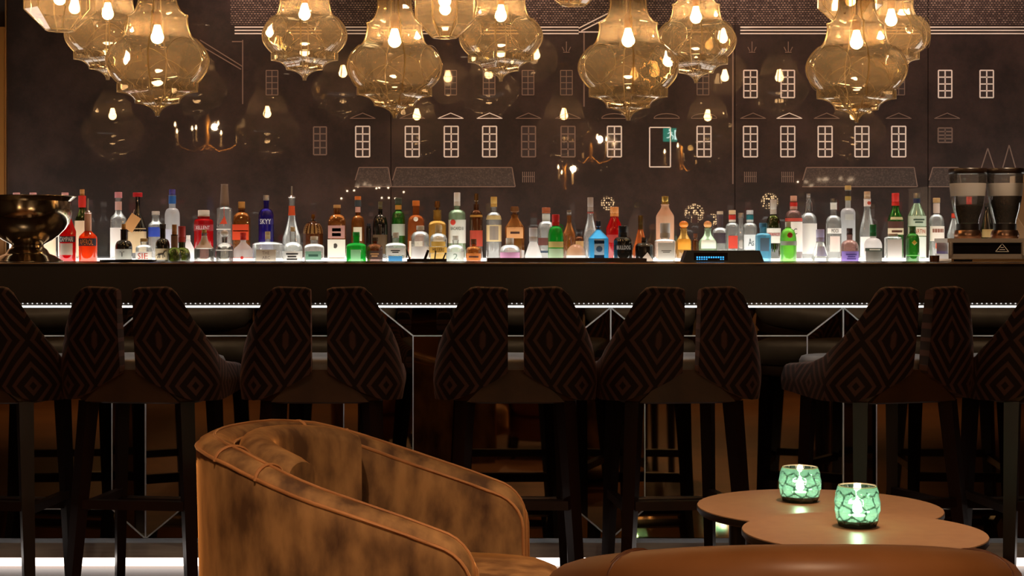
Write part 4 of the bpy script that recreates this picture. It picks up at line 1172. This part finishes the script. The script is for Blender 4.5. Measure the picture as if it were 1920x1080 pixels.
def stool_proto():
    t = thing('bar_stool', '', 'bar stool', (0, 0, 0), group='bar stools along the counter')
    a = link('back_wing', wing_mesh(1), t); b = link('back_wing', wing_mesh(-1), t)
    # seat cushion: rounded slab
    def slab(hx, y0, y1, z0, z1, r, p=5.0):
        pr = [(0.94, z0), (1.0, z0 + r), (1.0, z1 - r), (0.97, z1 - r * 0.3), (0.9, z1)]
        mb = MB()
        n = 32
        vs, fs = [], []
        for q, z in pr:
            for k in range(n):
                tt = 2 * PI * k / n
                c, s_ = math.cos(tt), math.sin(tt)
                f = (abs(c) ** p + abs(s_) ** p) ** (-1 / p)
                vs.append((hx * q * f * c, (y0 + y1) / 2 + (y1 - y0) / 2 * q * f * s_, z))
        for i in range(len(pr) - 1):
            for k in range(n):
                fs.append((i * n + k, i * n + (k + 1) % n, (i + 1) * n + (k + 1) % n, (i + 1) * n + k))
        fs += [tuple(range(n - 1, -1, -1)), tuple(range((len(pr) - 1) * n, len(pr) * n))]
        return mb.add(vs, fs)
    slab(0.218, -0.205, 0.205, 0.70, 0.79, 0.02).build('seat', SEATL, t, 50)
    slab(0.214, -0.222, 0.19, 0.648, 0.70, 0.01).build('seat_base', BACKL, t, 50)
    MB().prism([(-0.16, 0.655), (0.16, 0.655), (0.05, 0.76), (-0.05, 0.76)], -0.232, -0.207).build('back_gusset', BACKL, t)
    for sx in (-1, 1):
        MB().bar((sx * 0.165, -0.175, 0.652), (sx * 0.205, -0.235, 0.0), 0.034, 0.024).build('leg', LEGM, t)
        MB().bar((sx * 0.165, 0.155, 0.652), (sx * 0.185, 0.185, 0.0), 0.030, 0.021).build('leg', LEGM, t)
        MB().bar((sx * 0.186, -0.206, 0.30), (sx * 0.176, 0.17, 0.30), 0.019).build('stretcher', LEGM, t)
    MB().bar((-0.186, -0.206, 0.315), (0.186, -0.206, 0.315), 0.021).build('stretcher', LEGM, t)
    MB().bar((-0.176, 0.172, 0.265), (0.176, 0.172, 0.265), 0.021).build('foot_rail', LEGM, t)
    MB().box((0, 0.172, 0.282), (0.30, 0.024, 0.006)).build('foot_plate', M('worn_steel', '8a8480', 0.3, 1.0), t)
    return t
DS = 5.66
stools = [(-57, -8, 'bar stool with zigzag velvet back cut off by the left edge'),
          (246, -8, 'zigzag velvet bar stool second from the left, in front of the wine bottles'),
          (600, 1, 'zigzag velvet bar stool right behind the brown velvet armchair'),
          (967, -1, 'zigzag velvet bar stool in the middle below the wooden tray'),
          (1290, 6, 'zigzag velvet bar stool below the till display'),
          (1716, 18, 'zigzag velvet bar stool turned so its left side wing shows long'),
          (2004, 6, 'bar stool with zigzag velvet back cut off by the right edge')]
pst = stool_proto()
for i, (px, rz, lb) in enumerate(stools):
    o = pst if i == 0 else copy_tree(pst)
    gx = W(px, 0, 5.43).x
    o.rotation_euler = (0, 0, R_(rz))
    # the gap in the back sits at local y = -0.235
    o.location = (gx - 0.235 * math.sin(R_(rz)), DS, 0)
    o['label'] = lb

# ------------------------------------------------------------------ velvet tub armchair
VEL = noisy('crushed_caramel_velvet', '4e3118', 'a47848', 14.0, 0.8, 14, (1.0, 1.0, 0.45), 0.37, 0.66, bump=0.25, sheen=1.0, sheen_tint='f0a860')
VELP = noisy('velvet_piping', '9a6234', 'b87c48', 12, 0.7, sheen=0.8, sheen_tint='f8c088')
def sweep_shell(path, heights, th, zb_, NV=10, rim=5, lean=0.0):
    """upholstered wall following a plan path; returns MB and the rim lines (outer, mid, inner)"""
    m = len(path)
    nr = []
    for i in range(m):
        a = path[max(0, i - 1)]; b = path[min(m - 1, i + 1)]
        dx, dy = b[0] - a[0], b[1] - a[1]
        q = math.hypot(dx, dy); nr.append((-dy / q, dx / q))
    vs, fs, lines = [], [], [[], [], []]
    sec = []
    for j in range(NV + 1): sec.append((1.0, j / NV, 0))
    for j in range(1, rim): sec.append((math.cos(PI * j / rim), 1.0, math.sin(PI * j / rim)))
    for j in range(NV + 1): sec.append((-1.0, 1 - j / NV, 0))
    for i, p in enumerate(path):
        rr = th * 0.35
        zt_ = max(heights[i] - rr, zb_ + 0.02)
        for o, v, up in sec:
            z = zb_ + (zt_ - zb_) * v + up * rr
            w = th / 2 * o
            off = lean * ((z - zb_) / 0.5)
            vs.append((p[0] + nr[i][0] * (w + off), p[1] + nr[i][1] * (w + off), z))
        for k, o in enumerate((0.98, 0.0, -0.98)):
            z = zt_ + (rr if o == 0 else 0.004)
            off = lean * ((z - zb_) / 0.5)
            lines[k].append((p[0] + nr[i][0] * (th / 2 * o + off), p[1] + nr[i][1] * (th / 2 * o + off), z))
    n = len(sec)
    for i in range(m - 1):
        for j in range(n - 1):
            fs.append((i * n + j, (i + 1) * n + j, (i + 1) * n + j + 1, i * n + j + 1))
        fs.append((i * n + n - 1, (i + 1) * n + n - 1, (i + 1) * n, i * n))
    fs += [tuple(range(n)), tuple(range(m * n - 1, (m - 1) * n - 1, -1))]
    def over_rim(i, down_out=0.0, down_in=0.0, k=1.03, ns=10):
        p = path[i]; rr = th * 0.35; zt_ = max(heights[i] - rr, zb_ + 0.02)
        out = []
        seq = [(1.0, -down_out, 0)] if down_out else []
        seq += [(math.cos(PI * j / ns), 0.0, math.sin(PI * j / ns)) for j in range(ns + 1)]
        seq += [(-1.0, -down_in, 0)] if down_in else []
        for o, dz, up in seq:
            z = zt_ + dz + up * rr * k
            off = lean * ((z - zb_) / 0.5)
            out.append((p[0] + nr[i][0] * (th / 2 * o * k + off), p[1] + nr[i][1] * (th / 2 * o * k + off), z))
        return out
    return MB().add(vs, fs), lines, over_rim
def tub_path(L_, w, back, n=12):
    """near arm front -> back -> far arm front; chair faces +x"""
    p = []
    for i in range(n): p.append((L_ * (1 - (i / n) ** 1.6), -w))
    for i in range(2 * n + 1):
        a = -PI / 2 - PI * i / (2 * n)
        p.append((back * math.cos(a) * 1.0, w * math.sin(a)))
    for i in range(1, n + 1): p.append((L_ * (1 - (1 - i / n) ** 1.6), w))
    return p
arm = thing('velvet_armchair', 'caramel crushed velvet tub armchair with piped rounded back', 'armchair', (-0.18, 4.025, 0), R_(-10.5))
Lc, wc, bc = 0.30, 0.380, 0.383
pth = tub_path(Lc, wc, bc, 14)
HT = [(0.0, 0.522), (0.07, 0.548), (0.15, 0.575), (0.27, 0.612), (0.36, 0.640), (0.46, 0.676), (0.54, 0.702), (0.62, 0.716), (0.70, 0.718)]
hts = []
for (x, y) in pth:
    e = Lc - x
    h = HT[-1][1]
    for (ea, ha), (eb, hb) in zip(HT[:-1], HT[1:]):
        if ea <= e <= eb:
            h = ha + (hb - ha) * (e - ea) / (eb - ea); break
    if e < 0.06: h -= 0.06 - math.sqrt(max(0, 0.06 ** 2 - (0.06 - e) ** 2))
    hts.append(h)
shell, lines, over = sweep_shell(pth, hts, 0.088, 0.13, lean=0.012)
shell.build('shell', VEL, arm, 60)
for k, ln in enumerate(lines):
    ext = [(ln[0][0] + (0.004), ln[0][1], 0.15)] + ln + [(ln[-1][0] + 0.004, ln[-1][1], 0.15)]
    MB().tube(ext, 0.0045 if k != 1 else 0.0035, 6).build('piping', VELP, arm, 60)
# seams across the rim at the back, and the inner back bolster
for i in (18, 21, 35, 38):
    MB().tube(over(i), 0.0045, 6).build('piping', VELP, arm, 60)
bpth = [(0.288 * math.cos(-PI / 2 - PI * i / 30), 0.285 * math.sin(-PI / 2 - PI * i / 30)) for i in range(4, 27)]
bht = [0.675 + 0.045 * math.sin(PI * k / 22) ** 0.6 for k in range(23)]
fold, fl, _o = sweep_shell(bpth, bht, 0.085, 0.36, rim=8, lean=0.012)
fold.build('back_bolster', VEL, arm, 60)
def pill(hx, hy, z0, z1, p=4.0, n=40):
    pr = [(0.93, z0), (0.985, z0 + 0.012), (1.0, z0 + 0.03), (1.0, z1 - 0.04), (0.975, z1 - 0.015), (0.9, z1 - 0.002), (0.5, z1 + 0.004)]
    vs, fs = [], []
    for q, z in pr:
        for k in range(n):
            tt = 2 * PI * k / n
            c, s_ = math.cos(tt), math.sin(tt)
            f = (abs(c) ** p + abs(s_) ** p) ** (-1 / p)
            vs.append((hx * q * f * c, hy * q * f * s_, z))
    for i in range(len(pr) - 1):
        for k in range(n):
            fs.append((i * n + k, i * n + (k + 1) % n, (i + 1) * n + (k + 1) % n, (i + 1) * n + k))
    fs += [tuple(range(n - 1, -1, -1)), tuple(range((len(pr) - 1) * n, len(pr) * n))]
    return MB().add(vs, fs)
sc_ = pill(0.34, 0.295, 0.24, 0.385).build('seat_cushion', VEL, arm, 60); sc_.location = (0.09, 0, 0)
sb_ = pill(0.33, 0.295, 0.12, 0.238).build('seat_deck', VEL, arm, 60); sb_.location = (0.0, 0, 0)
MB().lathe([(0.2, 0.0), (0.2, 0.015), (0.04, 0.03), (0.04, 0.12)], 28).build('swivel_base', M('black_metal', '141210', 0.4, 0.8), arm, 40)

# ------------------------------------------------------------------ leather tub armchair in the foreground
LEA = noisy('cognac_leather', '805028', '98633a', 5.0, 0.42, 8, lo=0.3, hi=0.7, bump=0.03)
STI = M('leather_stitching', '5a3014', 0.5)
lea = thing('leather_armchair', 'smooth cognac leather tub armchair seen from behind in the foreground', 'armchair', (0.575, 2.98, 0), R_(90))
Ll, wl, bl = 0.30, 0.335, 0.40
lp = tub_path(Ll, wl, bl, 14)
lh = []
for (x, y) in lp:
    u = (x + bl) / (Ll + bl)
    lh.append(0.708 - 0.195 * u ** 1.05)
ls, ll, lover = sweep_shell(lp, lh, 0.12, 0.14, rim=9, lean=0.02)
ls.build('shell', LEA, lea, 70)
for i in (20, 36):
    # twin stitched seams over the rim
    for dk in (1.0, 1.012):
        pts = lover(i, 0.3, 0.2, dk)
        sh_ = 0.0 if dk == 1.0 else 0.012
        MB().tube([(x + sh_, y, z) for x, y, z in pts], 0.0022, 6).build('seam', STI, lea, 60)
o = pill(0.31, 0.265, 0.24, 0.42).build('seat_cushion', LEA, lea, 60); o.location = (0.03, 0, 0)
o = pill(0.32, 0.27, 0.1, 0.238).build('seat_deck', LEA, lea, 60)
for sx in (-1, 1):
    for sy in (-1, 1):
        MB().bar((0.24 * sx, 0.24 * sy, 0.12), (0.26 * sx, 0.26 * sy, 0.0), 0.022, 0.014, 10).build('leg', LEGM, lea)

# ------------------------------------------------------------------ nested round tables
TOP = noisy('taupe_table_top', '8a6448', '916b4c', 30, 0.42)
EDGE = M('black_edge', '120d0a', 0.45)
def table(label, x, y, z, r):
    t = thing('side_table', label, 'table', (x, y, 0), group='nested round side tables')
    MB().lathe([(r - 0.006, z - 0.02), (r, z - 0.012), (r, z - 0.0025), (r - 0.002, z - 0.0022)], 72).build('table_edge', EDGE, t, 40)
    MB().lathe([(r - 0.0008, z - 0.002), (r - 0.0015, z)], 72).build('table_top', TOP, t, 40)
    for k in range(4):
        a = R_(42 + 90 * k)
        MB().bar((r * 0.84 * math.cos(a), r * 0.84 * math.sin(a), z - 0.02), (r * 0.88 * math.cos(a), r * 0.88 * math.sin(a), 0), 0.024, 0.016, 12).build('leg', EDGE, t, 40)
    return t
zf_, zr_ = 0.56, 0.515
Dfr = (HC - zf_) * F / (996 - VY); Drr = (HC - zr_) * F / (950 - VY)
xf_, xr_ = (1619 - VX) * Dfr / F, (1535.5 - VX) * Drr / F
rf_, rr_ = 464 / 2 * Dfr / F * 0.972, 465 / 2 * Drr / F * 0.975
table('nearer and slightly higher round taupe table beside the leather armchair', xf_, Dfr, zf_, rf_)
table('farther and slightly lower round taupe table near the bar stools', xr_, Drr, zr_, rr_)

# ------------------------------------------------------------------ tealight glasses
TG = glass('green_hammered_glass', (0.26, 0.58, 0.41), 0.24, (0.22, 0.56, 0.38), 0.05, 0.8, 0.45, 0.9)
TGD = glass('groove_shade_glass', (0.04, 0.14, 0.08), 0.25, (0.04, 0.14, 0.08), 0.1, 0.5, 0.4, 0.6)  # dark of the dimple edges painted as glass colour
def votive(label, px, ybase, ztab, hw, hpx):
    D = (HC - ztab) * F / (ybase - VY)
    s = D / F
    R, H = hw * s, hpx * s
    t = thing('tealight_glass', label, 'candle holder', ((px - VX) * s, D, ztab), group='green glass tealight holders')
    n, m = 132, 40
    prof = lambda v: R * (0.66 + 0.34 * math.sin(PI * min(1, 0.12 + v * 1.05)) ** 0.55 if v > 0.02 else 0.62)
    def rad(u, v):
        base_r = R * (0.62 + 0.38 * (math.sin(PI * (0.10 + 0.78 * v))) ** 0.6)
        # honeycomb dimples
        rows = 4
        q = v * rows * 1.15 - 0.25
        row = round(q)
        col = u * 9 + (0.5 if row % 2 else 0.0)
        du = (col - round(col)); dv = q - row
        d = min(1.0, math.sqrt((du * 1.9) ** 2 + (dv * 1.9) ** 2))
        dim = 0.045 * (d ** 2) if 0 <= row <= 3 and v < 0.93 else 0.045
        return base_r - R * 0.06 * (1 - dim / 0.045) * (0.9 if v < 0.93 else 0)
    vs, fs = [], []
    for j in range(m + 1):
        for i in range(n):
            a = 2 * PI * i / n
            r = rad(i / n, j / m)
            vs.append((r * math.cos(a), r * math.sin(a), 0.001 + H * j / m))
    for j in range(m):
        for i in range(n):
            fs.append((j * n + i, j * n + (i + 1) % n, (j + 1) * n + (i + 1) % n, (j + 1) * n + i))
    fs.append(tuple(range(n - 1, -1, -1)))
    gb = MB().add(vs, fs).build('glass_cup', TG, t, 50)
    gb.data.materials.append(TGD)
    # shade of the dimple edges put into a darker glass colour: faces about as near to a second cell centre as to the first
    for f in gb.data.polygons:
        c = f.center
        v = (c.z - 0.001) / H
        u = (math.atan2(c.y, c.x) / (2 * PI)) % 1.0
        q = v * 3.3 - 0.2
        ds = []
        for row in range(-1, 5):
            for col in range(-2, 11):
                du = (u * 9 - col - (0.5 if row % 2 else 0.0) + 0.12 * math.sin(row * 2.3 + col * 1.7)) * 1.22
                ds.append(math.hypot(du, q - row - 0.12 * math.cos(col * 2.1 + row)))
        ds.sort()
        if (ds[1] - ds[0] < 0.13 and 0.08 < v < 0.9) or v < 0.07:
            f.material_index = 1
    rt = rad(0.5 / 9, 1.0)
    MB().tube([((rt - 0.001) * math.cos(2 * PI * i / 48), (rt - 0.001) * math.sin(2 * PI * i / 48), H) for i in range(48)], 0.0016, 6, True).build('rim', RIM, gb, 60)
    MB().lathe([(R * 0.58, 0.0), (R * 0.62, 0.003), (R * 0.76, H * 0.07), (R * 0.82, H * 0.14), (R * 0.85, H * 0.20), (0.4 * R, H * 0.17)], 36).build('foot', M('dark_green_base', '0c1a12', 0.3), t, 40)
    cd = MB().lathe([(0.019, 0.014), (0.0195, 0.024), (0.017, 0.0245)], 20).build('tealight', M('candle_wax', 'e8e0d0', 0.5), t, 40)
    MB().lathe([(1e-5, 0.0245), (0.0105, 0.034), (0.0095, 0.044), (0.004, 0.058), (1e-5, 0.066)], 12, cap=False).build('flame', emitter('candle_flame', (1.0, 0.86, 0.68), 150.0), cd, 60)
    return t
votive('green hammered glass tealight on the farther round table', 1500, 940, zr_, 39.5, 64)
votive('green hammered glass tealight on the nearer round table', 1607.5, 987, zf_, 42.5, 76)

# ------------------------------------------------------------------ things on the bar
SIL = M('polished_silver', 'd0c0a4', 0.13, 1.0)
Db = 6.22
s = Db / F
bw = thing('champagne_bowl', 'large polished silver punch bowl on a stepped foot at the bar end', 'bowl', ((52 - VX) * s, Db, BT))
Zp = lambda y: (490 - y) * s
pr = [(66, 490), (66, 488.5), (62, 487), (50, 479), (40, 475), (36, 468), (30, 463), (29, 459), (33, 456), (46, 449), (58, 440), (69, 429), (76, 419), (81, 403), (81, 390), (79, 377), (88, 369), (90, 367), (87, 366.5), (77, 376), (79, 390), (79, 402), (74, 418), (64, 432), (40, 448), (0.01, 452)]
MB().lathe([(r * s, Zp(y)) for r, y in pr], 64, cap=False).build('bowl_body', SIL, bw, 30)
MB().tube([(90 * s * math.cos(2 * PI * i / 64), 90 * s * math.sin(2 * PI * i / 64), Zp(367.5)) for i in range(64)], 0.002, 6, True).build('rolled_rim', SIL, bw, 60)

# coffee grinders
Dg = 6.30
s = Dg / F
cm = thing('coffee_machine', 'steel coffee grinder station with two bean hoppers at the right end', 'coffee machine', ((1850 - VX) * s, Dg, BT))
X = lambda x: (x - 1850) * s
Zg = lambda y: HC - (y - VY) * s - BT
STL = M('brushed_machine_steel', 'b8aca0', 0.34, 0.85)
BLK = M('gloss_black_panel', '0a0808', 0.12, coat=0.6)
dep = 0.085
MB().span((X(1764), -dep, Zg(455)), (X(1960), dep, Zg(447))).build('top_plate', STL, cm)
MB().span((X(1768), -dep + 0.006, Zg(476)), (X(1960), dep - 0.002, Zg(455))).build('front_panel', BLK, cm)
MB().span((X(1766), -dep, Zg(485)), (X(1960), dep, Zg(476))).build('steel_band', STL, cm)
MB().span((X(1772), -dep + 0.004, max(0.0, Zg(496))), (X(1960), dep - 0.004, Zg(485))).build('lower_panel', M('warm_steel_panel', 'b08c60', 0.35, 0.8), cm)
MB().span((X(1776), -dep, 0.001), (X(1810), -dep + 0.004, Zg(486))).build('drip_recess', BLK, cm)
for x in (1770, 1905):
    MB().lathe([(4.5 * s, Zg(478)), (4.5 * s, Zg(454))], 14, c=(X(x), -dep + 0.002, 0)).build('corner_post', STL, cm, 40)
tr = [(1854, 471.5), (1878, 471.5), (1866, 457)]
lg = MB()
for a, b in zip(tr, tr[1:] + tr[:1]):
    lg.bar((X(a[0]), -dep + 0.005, Zg(a[1])), (X(b[0]), -dep + 0.005, Zg(b[1])), 0.0016)
lg.bar((X(1861), -dep + 0.005, Zg(468)), (X(1871), -dep + 0.005, Zg(468)), 0.0016)
lg.bar((X(1863), -dep + 0.005, Zg(464)), (X(1869), -dep + 0.005, Zg(464)), 0.0016)
lg.build('triangle_logo', M('logo_silver', 'b8b0a8', 0.4), cm)
HOP = glass('hopper_plastic', (0.92, 0.90, 0.87), 0.10, (0.9, 0.86, 0.8), 0.03, 0.9, 0.4)
HOF = glass('hopper_frosted_band', (0.8, 0.78, 0.75), 0.75, (0.92, 0.88, 0.84), 0.3, 0.4, transl=0.4)
BEAN = noisy('roasted_beans', '140a06', '3a2012', 90, 0.5, 3, bump=0.8)
for cx, fill in ((1814.5, 386), (1884, 369)):
    tab = [(431, 18), (420, 20), (412, 21), (395, 26), (375, 30), (350, 32.5), (326, 33)]
    def hr(y):
        for (a, va), (b, vb) in zip(tab[:-1], tab[1:]):
            if b <= y <= a: return va + (vb - va) * (a - y) / (a - b)
        return 33
    c = (X(cx), 0, 0)
    hp = MB().lathe([(r * s, Zg(y)) for y, r in tab], 40, c=c, cap=False).build('hopper', HOP, cm, 60)
    MB().lathe([((hr(y) + 0.3) * s, Zg(y)) for y in (368, 360, 352, 344)], 40, c=c, cap=False).build('frosted_band', HOF, hp, 60)
    bn = [(0.01, Zg(418))] + [((hr(y) - 1.0) * s, Zg(y)) for y in range(418, fill, -4)] + [((hr(fill) - 1.2) * s, Zg(fill)), ((hr(fill) - 12) * s, Zg(fill - 2.5)), (0.01, Zg(fill - 1))]
    MB().lathe(bn, 32, c=c, cap=False).build('coffee_beans', BEAN, hp, 60)
    MB().lathe([(34 * s, Zg(326)), (35 * s, Zg(324)), (35 * s, Zg(318)), (33.5 * s, Zg(316))], 40, c=c).build('lid', M('smoked_lid', '241812', 0.3), hp, 40)
    MB().lathe([(21 * s, Zg(431)), (21 * s, Zg(420)), (19.5 * s, Zg(419))], 32, c=c).build('collar', M('black_collar', '140e0c', 0.35), hp, 40)
    MB().lathe([(24 * s, Zg(447)), (26 * s, Zg(440)), (23 * s, Zg(432)), (20 * s, Zg(431))], 32, c=c).build('grinder_neck', M('rosy_steel', 'b89078', 0.25, 1.0), cm, 40)

# till with customer display
Dt = 6.2
s = Dt / F
tl = thing('till_display', 'low black till with glowing blue customer display on the bar', 'till', ((1354 - VX) * s, Dt, BT))
hh = (490 - 469) * s
w0, w1 = 76 * s, 68 * s
MB().prism([(-w0, 0), (w0, 0), (w1, hh), (-w1, hh)], -0.03, 0.05).build('housing', M('till_black', '120c0a', 0.35), tl)
MB().span((-55 * s, -0.0315, hh * 0.12), (8 * s, -0.030, hh * 0.8)).build('screen', M('screen_black', '05060a', 0.1), tl)
ch = MB()
random.seed(3)
for k in range(12):
    x = (-49 + k * 4.4) * s
    ch.box((x, -0.032, hh * 0.40), (2.6 * s, 0.001, hh * 0.14))
    if k in (0, 1, 2, 3, 4, 10, 11): ch.box((x, -0.032, hh * 0.22), (2.6 * s, 0.001, hh * 0.08))
ch.build('blue_characters', emitter('till_blue', (0.05, 0.42, 1.0), 1.6), tl)
MB().span((10 * s, -0.0315, hh * 0.15), (66 * s, -0.030, hh * 0.85)).build('side_panel', M('till_panel', '1e120c', 0.3), tl)

# trays, cup, tools
Dy = 6.25
s = Dy / F
ty = thing('wooden_tray', 'long flat brown wooden tray on the bar in the middle', 'tray', ((1060 - VX) * s, Dy, BT))
MB().span((-147 * s, -0.1, 0), (147 * s, 0.1, 0.004)).build('tray_base', noisy('tray_wood', '4a2c1a', '64402a', 8, 0.45, stretch=(0.3, 2, 1)), ty)
for a, b in (((-147 * s, -0.1, 0.004), (147 * s, -0.095, 0.013)), ((-147 * s, 0.095, 0.004), (147 * s, 0.1, 0.013)), ((-147 * s, -0.095, 0.004), (-145 * s, 0.095, 0.013)), ((145 * s, -0.095, 0.004), (147 * s, 0.095, 0.013))):
    MB().span(a, b).build('tray_edge', noisy('tray_wood', '4a2c1a', '64402a'), ty)
tb = thing('round_tray', 'flat black round tray on the bar below the hound label', 'tray', ((243 - VX) * s, 6.22, BT))
MB().lathe([(0.09, 0), (0.104, 0.002), (0.106, 0.007), (0.102, 0.007), (0.088, 0.004)], 48).build('tray_dish', M('black_tray', '140e0c', 0.25), tb, 40)
cp = thing('metal_cup', 'small copper-toned metal jigger cup left of the coffee machine', 'cup', ((1752 - VX) * s, Dy, BT))
MB().lathe([(8 * s, 0.0), (8.8 * s, 0.003), (9.4 * s, 0.022), (9.8 * s, 0.023), (9.0 * s, 0.0225), (8.2 * s, 0.004), (0.01 * s, 0.003)], 24, cap=False).build('cup_body', M('copper_steel', 'c8987c', 0.2, 1.0), cp, 40)
hd = thing('tool_caddy', 'black bar caddy with its top just at the counter edge', 'caddy', ((800 - VX) * s, 6.30, BT))
MB().span((-0.075, -0.03, 0), (0.075, 0.03, 0.004)).build('caddy_base', M('black_tray', '140e0c', 0.25), hd)
for a, b in (((-0.075, -0.03, 0.004), (0.075, -0.027, 0.010)), ((-0.075, 0.027, 0.004), (0.075, 0.03, 0.010)), ((-0.075, -0.027, 0.004), (-0.072, 0.027, 0.010)), ((0.072, -0.027, 0.004), (0.075, 0.027, 0.010))):
    MB().span(a, b).build('caddy_wall', M('black_tray', '140e0c', 0.25), hd)
for x0, x1, y1, r, d in ((769, 762, 468, 2.2, 'thin dark straw leaning left, leftmost in the bar caddy'), (796, 803, 469, 4.0, 'thick dark muddler leaning right in the bar caddy'), (815, 817, 470, 2.0, 'thin upright dark straw in the bar caddy'), (830, 836, 474, 2.2, 'thin dark straw leaning right, rightmost in the bar caddy')):
    D = 6.30
    s_ = D / F
    a = Vector(((x0 - VX) * s_, D, BT + 0.0045)); b = Vector(((x1 - VX) * s_, D, HC - (y1 - VY) * s_))
    st = MB().bar((0, 0, 0), b - a, r * s_ * 0.7, n=6, rot=0).build('bar_tool', M('black_tool', '1a1210', 0.4))
    st.location = a
    tag(st, d, 'bar tool', 'dark sticks in the bar caddy')
pc = thing('peach_jar', 'round frosted peach-coloured jar with domed lid among the front bottles', 'jar', ((1080 - VX) * 7.0 / F, 7.0, ZF))
s = 7.0 / F
H = (491 - 456) * s
MB().lathe([(15 * s, 0), (18 * s, 0.006), (18.5 * s, H * 0.40)], 32).build('jar_body', G['white'], pc, 40)
MB().lathe([(18.5 * s * math.cos(PI / 2 * k / 9) + 1e-5, H * 0.405 + H * 0.595 * math.sin(PI / 2 * k / 9)) for k in range(10)], 32, cap=False).build('domed_lid', G['peach'], pc, 40)

Dq = 6.98
s = Dq / F
bg = thing('paper_bag', 'cream paper bag standing behind the right coffee hopper', 'bag', ((1918 - VX) * s, Dq + 0.0, ZF))
zz = lambda y: HC - (y - VY) * s - ZF
MB().prism([(-22 * s, 0), (24 * s, 0), (23 * s, zz(325)), (-20 * s, zz(330))], -0.03, 0.03).build('bag_body', M('cream_paper', 'd8bc9c', 0.7), bg)
MB().bar((-20 * s, -0.0305, zz(400)), (10 * s, -0.0305, zz(445)), 0.0015).build('fold_line', M('cream_paper_fold', 'f0dcc4', 0.7), bg)
